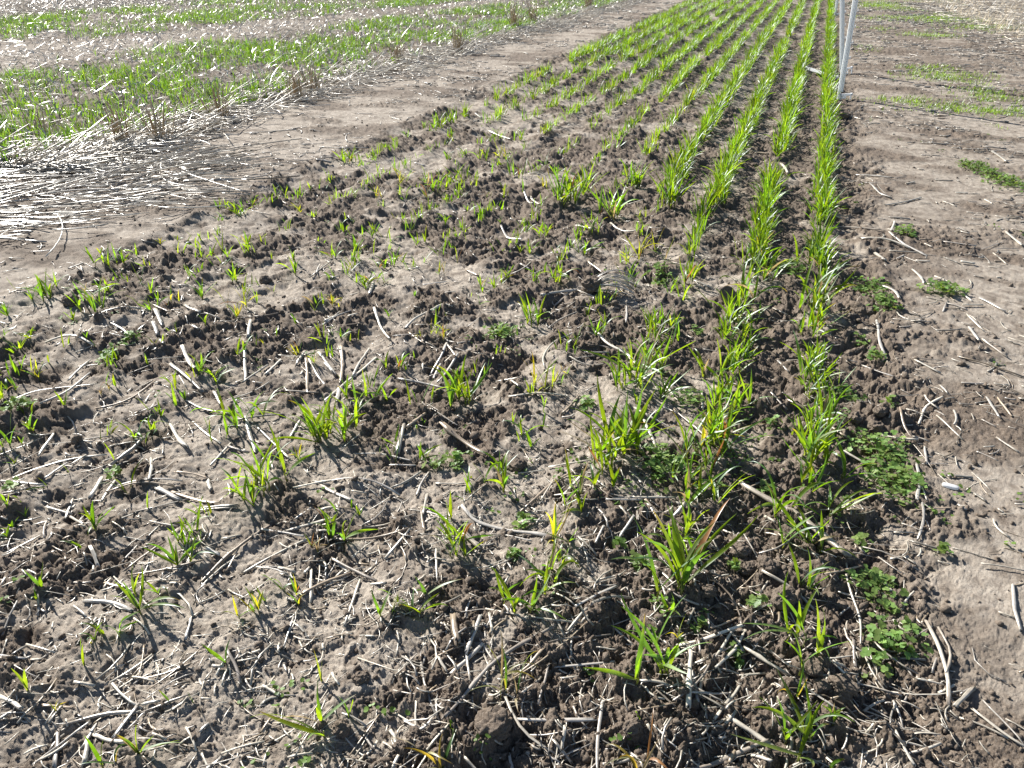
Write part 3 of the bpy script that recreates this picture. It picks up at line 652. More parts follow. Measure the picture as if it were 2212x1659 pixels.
# ---------------------------------------------------------------- mesh helpers
def make_mesh(name, V, F, mat, tint=None, attrs=None, smooth=True):
    me = bpy.data.meshes.new(name)
    V = np.asarray(V, np.float32).reshape(-1, 3); F = np.asarray(F, np.int32)
    k = F.shape[1]
    me.vertices.add(len(V)); me.vertices.foreach_set('co', V.ravel())
    me.loops.add(F.size); me.loops.foreach_set('vertex_index', F.ravel())
    me.polygons.add(len(F)); me.polygons.foreach_set('loop_start', np.arange(0, F.size, k, dtype=np.int32))
    me.update(calc_edges=True)
    if tint is not None:
        a = me.attributes.new('tint', 'FLOAT_COLOR', 'POINT')
        t = np.ones((len(V), 4), np.float32); t[:, :3] = np.asarray(tint, np.float32).reshape(-1, 3)
        a.data.foreach_set('color', t.ravel())
    for kx, vx in (attrs or {}).items():
        a = me.attributes.new(kx, 'FLOAT', 'POINT'); a.data.foreach_set('value', np.asarray(vx, np.float32).ravel())
    me.materials.append(mat)
    if smooth: me.polygons.foreach_set('use_smooth', np.ones(len(F), bool))
    return me

def link(name, me, parent=None, loc=(0, 0, 0)):
    o = bpy.data.objects.new(name, me); col.objects.link(o); o.location = loc
    if parent is not None: o.parent = parent
    return o

def empty(name, loc):
    o = bpy.data.objects.new(name, None); o.empty_display_size = 0.03
    o.location = loc; col.objects.link(o); return o

def tag(o, label=None, cat=None, group=None, kind=None):
    if label: o['label'] = label
    if cat: o['category'] = cat
    if group: o['group'] = group
    if kind: o['kind'] = kind
    return o

def grid_faces(N, K, S, closed=False):
    """quads of N strips, each K rings of S points"""
    i = np.arange(K - 1)[:, None]; sj = np.arange(S if closed else S - 1)[None, :]
    s2 = (sj + 1) % S
    f = np.stack([i * S + sj, i * S + s2, (i + 1) * S + s2, (i + 1) * S + sj], -1).reshape(-1, 4)
    return (f[None] + (np.arange(N) * K * S)[:, None, None]).reshape(-1, 4)

def tubes(P, rad, S=5, flat=0.75, cap=True):
    """P (N,K,3), rad (N,) or (N,K) -> closed tubes; end rings shrink to cut ends"""
    N, K, _ = P.shape
    T = np.gradient(P, axis=1); T /= np.linalg.norm(T, axis=2, keepdims=True) + 1e-9
    up = np.zeros_like(T); up[..., 2] = 1
    side = np.cross(T, up); ln = np.linalg.norm(side, axis=2, keepdims=True)
    side = np.where(ln > 0.05, side / (ln + 1e-9), np.array([1.0, 0, 0]))
    nn = np.cross(side, T)
    rad = np.broadcast_to(np.asarray(rad, float).reshape(N, -1), (N, K))
    if cap:
        P = np.concatenate([P[:, :1], P, P[:, -1:]], 1); side = np.concatenate([side[:, :1], side, side[:, -1:]], 1)
        nn = np.concatenate([nn[:, :1], nn, nn[:, -1:]], 1)
        rad = np.concatenate([rad[:, :1] * 0.25, rad, rad[:, -1:] * 0.25], 1); K += 2
    a = np.arange(S) * 2 * math.pi / S + 0.5
    V = P[:, :, None] + rad[:, :, None, None] * (np.cos(a)[:, None] * side[:, :, None] + flat * np.sin(a)[:, None] * nn[:, :, None])
    return V.reshape(-1, 3), grid_faces(N, K, S, True), K * S

def leaves(base, az, L, W, e0, e1, K=8, S=3, pw=1.6, twist=0.0, swerve=0.0, fold=0.25, tipw=0.06):
    """arching grass blades; e0/e1 elevation at base and tip (radians). returns V (N,K,S,3)"""
    N = len(az)
    s = np.linspace(0, 1, K)[None]
    e = e0[:, None] + (e1 - e0)[:, None] * s ** pw
    a = az[:, None] + np.asarray(swerve).reshape(-1, 1) * s ** 1.5
    step = np.stack([np.cos(e) * np.cos(a), np.cos(e) * np.sin(a), np.sin(e)], -1) * (L / (K - 1))[:, None, None]
    P = np.concatenate([np.zeros((N, 1, 3)), np.cumsum(step[:, :-1], 1)], 1) + base[:, None]
    side = np.stack([-np.sin(a), np.cos(a), np.zeros_like(a)], -1)
    nrm = np.stack([-np.sin(e) * np.cos(a), -np.sin(e) * np.sin(a), np.cos(e)], -1)
    tw = np.asarray(twist).reshape(-1, 1) * s
    side2 = side * np.cos(tw)[..., None] + nrm * np.sin(tw)[..., None]
    nrm2 = nrm * np.cos(tw)[..., None] - side * np.sin(tw)[..., None]
    prof = np.minimum(1, 0.45 + 1.9 * s) * (1 - s ** 2.6) + tipw * s
    w = W[:, None] * 0.5 * prof
    if S == 2:
        return np.stack([P - side2 * w[..., None], P + side2 * w[..., None]], 2)
    return np.stack([P - side2 * w[..., None] + nrm2 * (w * fold)[..., None], P - nrm2 * (w * fold)[..., None] * 0.4,
                     P + side2 * w[..., None] + nrm2 * (w * fold)[..., None]], 2)

def ico(sub):
    import bmesh
    bm = bmesh.new(); bmesh.ops.create_icosphere(bm, subdivisions=sub, radius=1)
    V = np.array([v.co for v in bm.verts]); F = np.array([[v.index for v in f.verts] for f in bm.faces]); bm.free()
    return V, F

# ---------------------------------------------------------------- ground: one sheet, finest near the viewer
def build_ground():
    az_f = np.linspace(R(-51), R(49), 1330)
    az_c = np.linspace(R(49), R(309), 60)[1:-1]
    az = np.concatenate([az_f, az_c]) + YAW
    r = [0.12, 0.3, 0.45, 0.55, 0.62]; x = 0.68
    while x < 24:
        r.append(x); x *= 1.0024 + 0.0012 * min(1, x / 6)
    while x < 420:
        r.append(x); x *= 1.12
    r = np.array(r)
    A, Rr = np.meshgrid(az, r)          # rings x azimuth
    X = -np.sin(A) * Rr; Y = np.cos(A) * Rr
    h, cr = terrain(X.ravel(), Y.ravel())
    far = sst(24, 40, Rr.ravel()); h = h * (1 - far)
    V = np.stack([X.ravel(), Y.ravel(), h], 1)
    nr, na = A.shape
    i = np.arange(nr - 1)[:, None]; j = np.arange(na)[None]; j2 = (j + 1) % na
    F = np.stack([i * na + j, i * na + j2, (i + 1) * na + j2, (i + 1) * na + j], -1).reshape(-1, 4)[:, ::-1]
    # close the small hole under the viewer with the first ring
    c = len(V); V = np.concatenate([V, [[0, 0, float(h[:na].mean())]]]); cr = np.append(cr, cr[0])
    k = np.arange(0, na - 1, 2)
    fc = np.stack([np.full_like(k, c), k, k + 1, np.minimum(k + 2, na) % na], 1)
    F = np.concatenate([F, fc])
    # face up
    me = make_mesh('ground', V, F[:, ::-1], M_SOIL, attrs={'crust': cr})
    o = link('ground', me); tag(o, kind='structure')
    return o
ground = build_ground()
me = ground.data
if me.polygons[1000].normal.z < 0: me.flip_normals()

# ---------------------------------------------------------------- words for labels
UNITS = ['', 'first', 'second', 'third', 'fourth', 'fifth', 'sixth', 'seventh', 'eighth', 'ninth', 'tenth', 'eleventh', 'twelfth',
         'thirteenth', 'fourteenth', 'fifteenth', 'sixteenth', 'seventeenth', 'eighteenth', 'nineteenth', 'twentieth']
TENS = {2: ('twenty', 'twentieth'), 3: ('thirty', 'thirtieth'), 4: ('forty', 'fortieth'), 5: ('fifty', 'fiftieth'), 6: ('sixty', 'sixtieth')}
NUM = ['', 'one', 'two', 'three', 'four', 'five', 'six', 'seven', 'eight', 'nine', 'ten', 'eleven', 'twelve', 'thirteen', 'fourteen', 'fifteen', 'sixteen']
def ordinal(i):
    if i <= 20: return UNITS[i]
    t, u = divmod(i, 10)
    return TENS[t][1] if u == 0 else TENS[t][0] + '-' + UNITS[u]
def row_words(k):
    return 'rightmost row' if k == 0 else ordinal(k + 1) + ' row from right'

def cam_xy(x, y):
    """position across and along the viewing direction"""
    return x * math.cos(YAW) + y * math.sin(YAW), -x * math.sin(YAW) + y * math.cos(YAW)

# ---------------------------------------------------------------- wheat seedlings
def plant_color(r, style, n):
    g = np.array([0.105, 0.182, 0.018]) * r.uniform(0.8, 1.2)
    if style == 'y': g = np.array([0.20, 0.22, 0.03]) * r.uniform(0.85, 1.15)
    if style == 'w': g = np.array([0.21, 0.19, 0.060]) * r.uniform(0.85, 1.1)
    return g

def plant_params(r, h, n, style):
    """per-leaf numbers of one plant of height h with n leaves"""
    d = {k: [] for k in ('az', 'L', 'W', 'e0', 'e1', 'pw', 'tw', 'sw', 'bx', 'by', 'bz', 'col', 'dead')}
    base = plant_color(r, style, n)
    if n > 3: n = int(round(n * 1.7))
    h = h * 0.92
    nt_ = max(1, int(round(n / 3.0)))
    spr = 0.0055 * min(nt_, 5)
    tl = [(r.normal(0, spr), r.normal(0, spr), r.uniform(0, 6.283)) for _ in range(nt_)]
    for i in range(n):
        t = tl[i % nt_]
        az = t[2] + (i // nt_) * 2.6 + r.normal(0, 0.5)
        fr = i / max(1, n - 1)
        L = h * r.uniform(0.75, 1.1); e0 = R(r.uniform(62, 86)); e1 = R(r.uniform(15, 70))
        if i >= n * 0.45: L = h * r.uniform(0.7, 1.25); e0 = R(r.uniform(40, 75)); e1 = R(r.uniform(-35, 40))
        if n <= 2: e0 = R(r.uniform(70, 88)); e1 = R(r.uniform(45, 85)); L = h * r.uniform(0.85, 1.1)
        if style == 'd' or (style == 'w' and i): e1 = R(r.uniform(-75, -10)); L = h * r.uniform(1.0, 1.5)
        if style == 'b': L = h * r.uniform(0.65, 1.05); e0 = R(r.uniform(45, 85)); e1 = R(r.uniform(-5, 70))
        if style in 'lr' and style and i in (1, 3):
            side = 1 if style == 'r' else -1
            az = math.atan2(math.sin(YAW) * side, math.cos(YAW) * side) + r.normal(0, 0.25)
            L = h * r.uniform(1.2, 1.5); e0 = R(r.uniform(25, 50)); e1 = R(r.uniform(-25, 10))
        d['az'].append(az); d['L'].append(max(0.02, L)); 
        d['W'].append(min(0.0125, 0.0045 + 0.036 * h) * r.uniform(0.75, 1.25) * (0.65 if style in ('y', 'w') else 1))
        d['e0'].append(e0); d['e1'].append(e1); d['pw'].append(r.choice([1.2, 1.8, 3.0]))
        d['tw'].append(r.normal(0, 1.0)); d['sw'].append(r.normal(0, 0.5))
        d['bx'].append(t[0]); d['by'].append(t[1]); d['bz'].append(h * r.uniform(0.02, 0.16))
        dead = (style == 'w' and r.random() < 0.4) or (style == 'y' and r.random() < 0.15) or (n > 3 and r.random() < 0.05)
        c = base * r.uniform(0.8, 1.25) * np.array([r.uniform(0.8, 1.25), 1, r.uniform(0.8, 1.4)])
        if r.random() < 0.18: c = np.array([0.07, 0.15, 0.04]) * r.uniform(0.8, 1.1)      # bluish leaf
        if dead: c = np.array([0.30, 0.15, 0.06]) if r.random() < 0.35 else np.array([0.36, 0.30, 0.18])
        d['col'].append(c); d['dead'].append(dead)
    return {k: np.array(v) for k, v in d.items()}, tl

def leaf_tint(c, K, S, r, yellow):
    s = np.linspace(0, 1, K)[:, None, None]
    t = np.broadcast_to(c, (K, S, 3)) * (1 + 0.15 * np.sin(s * 9 + r.uniform(0, 6)))
    pale = np.array([0.20, 0.22, 0.06])
    t = t * (1 - 0.5 * np.clip(1 - s * 6, 0, 1)) + pale * 0.5 * np.clip(1 - s * 6, 0, 1)
    if yellow:
        k = np.clip((s - 0.7) / 0.3, 0, 1)
        t = t * (1 - k) + np.array([0.20, 0.13, 0.05]) * k
    return t

def build_seedling(x, y, h, n, style, seed, parts=True):
    r = np.random.default_rng(1000 + seed)
    d, tl = plant_params(r, h, n, style)
    n = len(d['az'])
    z = float(H(np.array([x]), np.array([y]))[0]) - 0.004
    K = 10
    base = np.stack([d['bx'], d['by'], d['bz']], 1)
    V = np.stack([leaves(base[i:i + 1], d['az'][i:i + 1], d['L'][i:i + 1], d['W'][i:i + 1], d['e0'][i:i + 1], d['e1'][i:i + 1],
                         K, 3, d['pw'][i], d['tw'][i], d['sw'][i])[0] for i in range(n)])
    V[..., 2] = np.maximum(V[..., 2], 0.002 - 0.0)
    root = empty('wheat_seedling', (x, y, z))
    F = grid_faces(1, K, 3)
    for i in range(n):
        tint = leaf_tint(d['col'][i], K, 3, r, r.random() < (0.5 if style in ('y', 'w') else 0.15))
        o = link('dry_leaf' if d['dead'][i] else 'leaf', make_mesh('leaf', V[i], F, M_DEAD if d['dead'][i] else M_LEAF, tint), root)
    # the short sheaths the leaves spring from
    for a, b, _ in tl:
        P = np.array([[[a, b, -0.01], [a * 0.9 + 0.0005, b * 0.9, h * 0.09], [a, b, h * 0.2]]])
        Vs, Fs, per = tubes(P, np.array([[0.0017, 0.0015, 0.0011]]) * min(1.3, 0.5 + h * 6), 6, 1.0)
        link('stem', make_mesh('stem', Vs, Fs, M_LEAF, np.tile(np.array([0.17, 0.20, 0.075]), (len(Vs), 1))), root)
    return root, z

plants = []           # (x, y, h, n, style)
for p in SEEDLINGS: plants.append(p)
# the crop goes on up the rows, thin at first in the left hand rows
START = [3.25, 3.25, 3.75, 4.2, 4.6, 4.9, 5.2, 5.3, 5.4, 5.5, 5.2]
more = []
hand = np.array([(p[0], p[1]) for p in SEEDLINGS])
prng = np.random.default_rng(33)
for k in range(N_ROWS):
    y = START[k]
    while y < 34:
        full = 1.0 if k <= 3 else 0.34 + 0.66 * float(sst(5.2, 8.2 + 0.15 * k, np.array(y)))
        if k == 10: full = max(full, 0.62)
        gap = vnoise(np.array([k * 9.1 + 3.3]), np.array([y]), 2.4, 66)[0]
        if prng.random() < full and gap > -0.62:
            x = ROW0 - ROWS * k + prng.normal(0, 0.014)
            vig = (0.72 + 0.28 * full) * prng.uniform(0.8, 1.15)
            hh = min(0.185, (0.145 if k < 4 else 0.125) * vig)
            n = int(prng.integers(5, 10)) if full > 0.75 else int(prng.integers(3, 8))
            st = 'y' if prng.random() < (0.05 if full > 0.8 else 0.2) else ('b' if full > 0.7 else '')
            if np.min((hand[:, 0] - x) ** 2 + (hand[:, 1] - y) ** 2) > 0.03 ** 2: more.append((x, y, hh, n, st))
        y += prng.uniform(0.025, 0.055) * (1 if y < 16 else 1.5)
for k in range(N_ROWS):
    y = 0.7
    while y < START[k]:
        p = (0.85, 0.72, 0.55)[k] * float(sst(0.9, 2.3, np.array(y))) + 0.04 if k < 3 else 0.34 + 0.2 * float(sst(2.2, 3.5, np.array(y)))
        gap = vnoise(np.array([k * 9.1 + 7.7]), np.array([y]), 3.1, 67)[0]
        if prng.random() < p and gap > -0.5:
            x = ROW0 - ROWS * k + prng.normal(0, 0.018)
            hh = (0.125 if k < 3 else 0.072) * prng.uniform(0.7, 1.15)
            if np.min((hand[:, 0] - x) ** 2 + (hand[:, 1] - y) ** 2) > 0.028 ** 2:
                more.append((x, y, hh, int(prng.integers(4, 8)) if k < 3 else int(prng.integers(2, 5)), 'y' if prng.random() < (0.08 if k < 3 else 0.25) else ''))
        y += prng.uniform(0.03, 0.06)
more.sort(key=lambda p: -p[2] / (math.hypot(p[0], p[1]) + 0.4))
take = max(0, 300 - len(plants))
plants += more[:take]
crop = more[take:]

# row and rank of every individual plant
info = []
for i, p in enumerate(plants):
    info.append(int(np.clip(round((ROW0 - p[0]) / ROWS), 0, 14)))
rank = {}
for k in set(info):
    ids = sorted([i for i in range(len(plants)) if info[i] == k], key=lambda i: plants[i][1])
    for q, i in enumerate(ids): rank[i] = q + 1
PXY = np.array([(p[0], p[1]) for p in plants])
def where(x, y, used, head, skip=None):
    """a label that singles out something lying near a seedling"""
    d = np.hypot(PXY[:, 0] - x, PXY[:, 1] - y)
    for i in np.argsort(d)[:40]:
        if info[i] > 10: continue
        cx, cy = cam_xy(x - PXY[i, 0], y - PXY[i, 1])
        rels = []
        rels.append('left of' if cx < 0 else 'right of'); rels.append('in front of' if cy < 0 else 'behind')
        if abs(cy) > abs(cx): rels.reverse()
        for rel in rels:
            lab = '%s %s %s plant in %s' % (head, rel, ordinal(rank[i]), row_words(info[i]))
            if lab not in used:
                used.add(lab); return lab
    return head

used = set()
for i, p in enumerate(plants):
    root, z = build_seedling(p[0], p[1], p[2], p[3], p[4], i)
    size = 'tall' if p[2] > 0.13 else ('mid-sized' if p[2] > 0.07 else 'small')
    hab = {'': 'upright', 'y': 'yellowish', 'd': 'drooping', 'l': 'left-leaning', 'r': 'right-leaning', 'b': 'bushy', 'w': 'withered'}[p[4]]
    tag(root, '%s %s %s-leaf wheat seedling, %s from front in %s' % (size, hab, NUM[p[3]] if p[3] < 4 else ('many' if p[3] > 7 else 'several'), ordinal(rank[i]), row_words(info[i])), 'seedling', 'wheat seedlings in the sown rows')

# the rest of the sown rows as one mass of blades
def blade_mass(name, base, az, L, W, e0, e1, colr, K, pw, mat=M_LEAF, S=2, tw=0.8):
    N = len(az); r = np.random.default_rng(N)
    V = leaves(base, az, L, W, e0, e1, K, S, pw, r.normal(0, tw, N), r.normal(0, 0.4, N))
    t = np.repeat(colr[:, None], K * S, 1)
    return link(name, make_mesh(name, V, grid_faces(N, K, S), mat, t))

def build_crop():
    r = np.random.default_rng(5)
    px = np.array([(p[0], p[1], p[2], p[3]) for p in crop])
    st = np.array([p[4] == 'y' for p in crop])
    rep = (px[:, 3] * 1.75).astype(int)
    idx = np.repeat(np.arange(len(px)), rep); N = len(idx)
    x = px[idx, 0] + r.normal(0, 0.012, N); y = px[idx, 1] + r.normal(0, 0.013, N); h = px[idx, 2]
    z = H(px[:, 0], px[:, 1])[idx] - 0.004
    up = r.random(N) < 0.62
    L = h * np.where(up, r.uniform(0.6, 1.15, N), r.uniform(0.5, 1.1, N))
    e0 = np.where(up, r.uniform(R(60), R(87), N), r.uniform(R(40), R(75), N)); e1 = np.where(up, r.uniform(R(20), R(75), N), r.uniform(R(-40), R(35), N))
    c = np.array([0.098, 0.178, 0.016]) * r.uniform(0.55, 1.3, (N, 1)) * (1 + 0.25 * vnoise(x, y, 3.0, 611))[:, None] * np.stack([r.uniform(0.8, 1.25, N), np.ones(N), r.uniform(.8, 1.6, N)], 1)
    c[st[idx]] = c[st[idx]] * np.array([1.25, 1.05, 1.2])
    o = blade_mass('wheat_rows', np.stack([x, y, z], 1), r.uniform(0, 6.283, N), L, np.minimum(0.0095, 0.0040 + 0.028 * h) * r.uniform(0.65, 1.15, N), e0, e1, c, 6, 1.8)
    tag(o, 'bright green young wheat continuing along the sown rows towards the far end', 'wheat', kind='stuff')
build_crop()

# ---------------------------------------------------------------- straw lying on the tilled soil
def straw_path(pts, K=None):
    pts = np.array(pts, float)
    seg = np.hypot(*np.diff(pts, axis=0).T); L = seg.sum()
    K = K or max(6, int(L / 0.02))
    s = np.concatenate([[0], np.cumsum(seg)]); q = np.linspace(0, L, K)
    x = np.interp(q, s, pts[:, 0]); y = np.interp(q, s, pts[:, 1])
    if len(pts) > 2:
        for _ in range(2):
            x[1:-1] = (x[:-2] + 2 * x[1:-1] + x[2:]) / 4; y[1:-1] = (y[:-2] + 2 * y[1:-1] + y[2:]) / 4
    return x, y, L

def rest_on(x, y, rad, lift=0.0):
    """heights of a stiff stalk that lies on the bumps of the soil"""
    h = H(x, y); q = np.linspace(-1, 1, len(x))
    c = np.polyfit(q, h, 2 if len(x) > 6 else 1); z = np.polyval(c, q)
    return z + np.percentile(h - z, 84) + rad * 0.45 + lift

def straw_tint(r, V, bright=None):
    b = r.random()
    base = np.array([0.52, 0.475, 0.40]) if b < 0.55 else (np.array([0.44, 0.41, 0.37]) if b < 0.85 else np.array([0.32, 0.25, 0.18]))
    if bright: base = np.array([0.50, 0.46, 0.40])
    return base * r.uniform(0.8, 1.2)

srng = np.random.default_rng(91)
order = sorted(range(len(STRAWS)), key=lambda i: -STRAWS[i][0] * straw_path(STRAWS[i][1])[2] / (0.6 + np.hypot(*STRAWS[i][1][0])) ** 2)
IND = set(order[:296])
rest_straws = [STRAWS[i] for i in order[296:]]
used_s = set()
for i, (w, pts) in enumerate(STRAWS):
    if i not in IND: continue
    r = np.random.default_rng(4000 + i)
    x, y, L = straw_path(pts)
    rad = max(0.0013, w * 0.50)
    K = len(x)
    x = x + np.cumsum(r.normal(0, 0.0005, K)); y = y + np.cumsum(r.normal(0, 0.0005, K))
    z = rest_on(x, y, rad, 0.002)
    cx, cy, cz = x.mean(), y.mean(), z.mean()
    P = np.stack([x - cx, y - cy, z - cz], 1)[None]
    rr = rad * (1 + 0.08 * np.sin(np.linspace(0, r.uniform(5, 14), K) + r.uniform(0, 6)) + r.normal(0, 0.05, K))
    for nd in range(int(L / 0.07)):                          # nodes along the stalk
        j = int(r.integers(1, K - 1)); rr[j] *= 1.22
    V, F, per = tubes(P, rr[None], 8, r.uniform(0.40, 0.9))
    c = straw_tint(r, V)
    ring = np.repeat(np.concatenate([[0.55], np.clip(1 + np.cumsum(r.normal(0, 0.05, K)), 0.7, 1.25), [0.55]]), 8)
    V = V.reshape(-1, 8, 3); ax = P[0, -1] - P[0, 0]; ax = ax / np.linalg.norm(ax)
    for e, sg in ((0, -1), (-1, 1)):
        jag = np.abs(r.normal(0, 1.3 * rad, (8, 1)))
        V[e] += sg * ax * jag; V[1 if e == 0 else -2] += sg * ax * jag * 0.8
    V += r.normal(0, rad * 0.05, V.shape)
    V = V.reshape(-1, 3)
    ring = (ring.reshape(-1, 8) * np.clip(1 + r.normal(0, 0.22, (1, 8)), 0.45, 1.3)).ravel()
    stain = np.clip((np.repeat(r.random(), len(V)) + np.repeat(np.cumsum(r.normal(0, 0.12, len(V) // 8)), 8) - 0.70) * 2, 0, 0.7)[:, None]
    o = link('straw_stalk', make_mesh('straw_stalk', V, F, M_STRAW, c[None] * ring[:, None] * (1 - stain) + stain * np.array([0.16, 0.125, 0.10])), None, (cx, cy, cz))
    dx, dy = cam_xy(pts[-1][0] - pts[0][0], pts[-1][1] - pts[0][1])
    if dx < 0: dx, dy = -dx, -dy
    a = math.degrees(math.atan2(dy * 0.6, dx))
    orient = 'lying level' if abs(a) < 15 else ('rising rightwards' if 15 <= a < 62 else ('falling rightwards' if -62 < a <= -15 else 'pointing away'))
    chord = math.hypot(pts[-1][0] - pts[0][0], pts[-1][1] - pts[0][1])
    size = 'thick' if w > 0.0095 else ('long' if L > 0.16 else ('short' if L < 0.07 else 'thin' if w < 0.0045 else 'slender'))
    shape = 'curved' if chord < 0.975 * L else 'straight'
    tag(o, where(cx, cy, used_s, '%s %s straw stalk %s' % (size, shape, orient)), 'straw stalk', 'straw stalks scattered on the tilled soil')

def batch_straws(name, x, y, ang, L, rad, curve, lift, tint, K=5, S=5, label='', flat=0.7, mat=None, tilt=None):
    N = len(x)
    s = np.linspace(-0.5, 0.5, K)[None]
    a = ang[:, None] + curve[:, None] * s
    step = L[:, None] / (K - 1)
    dx = np.cos(a) * step; dy = np.sin(a) * step
    X = x[:, None] + np.cumsum(dx, 1) - dx.sum(1, keepdims=True) / 2; Y = y[:, None] + np.cumsum(dy, 1) - dy.sum(1, keepdims=True) / 2
    h = H(X.ravel(), Y.ravel()).reshape(N, K)
    z0 = h.mean(1, keepdims=True); sl = (h[:, -1:] - h[:, :1]) * 0.7
    Z = z0 + sl * s; Z = Z + np.percentile(h - Z, 70, axis=1)[:, None] + rad[:, None] * 0.4 + lift[:, None]
    if tilt is not None: Z = Z + (s + 0.5) * (np.sin(tilt) * L)[:, None]
    P = np.stack([X, Y, Z], -1)
    V, F, per = tubes(P, rad[:, None] * np.ones((1, K)), S, flat)
    t = np.repeat(tint, per, 0)
    o = link(name, make_mesh(name, V, F, mat or M_STRAW, t, smooth=S > 3))
    tag(o, label, 'straw', kind='stuff')
    return o

def tints(r, N, lo=0.7, hi=1.25):
    pal = np.array([[0.52, 0.47, 0.39], [0.45, 0.41, 0.36], [0.30, 0.24, 0.17], [0.60, 0.56, 0.48]])
    return pal[r.choice(4, N, p=[0.4, 0.3, 0.15, 0.15])] * r.uniform(lo, hi, (N, 1))

def litter():
    r = np.random.default_rng(17)
    # density falls with distance so that the ground keeps the same look
    N = 19000
    q = r.random(N); d = 0.72 * (13.0 / 0.72) ** q; az = YAW + r.uniform(R(-50), R(50), N)
    x = -np.sin(az) * d; y = np.cos(az) * d
    til, plot, track = zones(x, y)
    patch = fbm(x, y, 2.3, 205, 3, 0.6)
    keep = (til > 0.3) & (r.random(N) < np.clip(0.38 + 1.5 * patch + 0.6 * np.exp(-((x + 1.15) / 0.5) ** 2 - ((y - 1.75) / 0.45) ** 2), 0.08, 1)) | ((til <= 0.3) & (plot < 0.3) & (r.random(N) < np.clip(0.16 + 0.9 * fbm(x, y, 1.7, 207, 2), 0.02, 0.7)))
    x, y, d = x[keep], y[keep], d[keep]; N = len(x)
    L = np.exp(r.normal(-3.6, 0.62, N)) * (1 + 0.05 * d); rad = np.exp(r.normal(-6.65, 0.42, N)) * (1 + 0.06 * d)
    batch_straws('straw_litter', x, y, r.uniform(0, 6.283, N), np.clip(L, 0.006, 0.22), np.clip(rad, 0.0005, 0.004), r.normal(0, 0.7, N), r.uniform(0, 0.004, N), tints(r, N, 0.4, 1.1),
                 4, 4, 'small broken bits of grey straw strewn all over the tilled soil', 0.55)
litter()
def leftover():
    for w, pts in rest_straws: pass
    x = np.array([np.mean([p[0] for p in s[1]]) for s in rest_straws]); y = np.array([np.mean([p[1] for p in s[1]]) for s in rest_straws])
    ang = np.array([math.atan2(s[1][-1][1] - s[1][0][1], s[1][-1][0] - s[1][0][0]) for s in rest_straws])
    L = np.array([straw_path(s[1])[2] for s in rest_straws]); rad = np.array([s[0] * 0.4 for s in rest_straws])
    r = np.random.default_rng(3)
    batch_straws('straw_pieces', x, y, ang, L, rad, r.normal(0, 0.15, len(x)), np.zeros(len(x)), tints(r, len(x)), 6, 6, 'smaller straw pieces lying between the seedlings')
leftover()

# long flattened straw at the left, and the windrow along the neighbouring plot
def mats():
    r = np.random.default_rng(23)
    N = 1150
    u = r.random(N); v = r.random(N)
    y = 2.35 + 1.75 * v; x = -4.5 + 1.85 * u ** 1.3
    keep = (x + 4.45) / 1.8 < 1.1 - 0.45 * np.abs(v - 0.55) - 0.3 * r.random(N)
    x, y = x[keep], y[keep]; N = len(x)
    ang = YAW + 0.06 + np.where(r.random(N) < 0.2, r.normal(0, 0.8, N), r.normal(0, 0.17, N)) + 0.25 * (y - 3.1) + 0.5 * vnoise(x, y, 2.2, 441)
    batch_straws('flattened_straw', x, y, ang, np.exp(r.normal(-1.45, 0.5, N)), np.exp(r.normal(-5.95, 0.33, N)), r.normal(0, 0.7, N), r.uniform(0, 0.03, N), tints(r, N, 0.55, 1.2), 7, 6,
                 'mat of long pale straw flattened on bare soil at left edge of photo', 0.8, tilt=np.where(r.random(N) < 0.3, r.uniform(0, 0.15, N), 0))
    N = 3600
    y = 3.4 + 15 * r.random(N) ** 1.7; e = -4.05 + 0.035 * (y - 5)
    x = e + r.normal(0.0, 0.2, N)
    batch_straws('windrow_straw', x, y, YAW + r.normal(0.1, 0.7, N), r.uniform(0.06, 0.34, N), r.uniform(0.0018, 0.0052, N), r.normal(0, 0.5, N), r.uniform(0, 0.04, N), tints(r, N, 0.8, 1.25) * 1.12, 5, 4,
                 'line of pale loose straw along the edge of the neighbouring green plot', tilt=np.where(r.random(N) < 0.25, r.uniform(0, 0.6, N), 0))
mats()

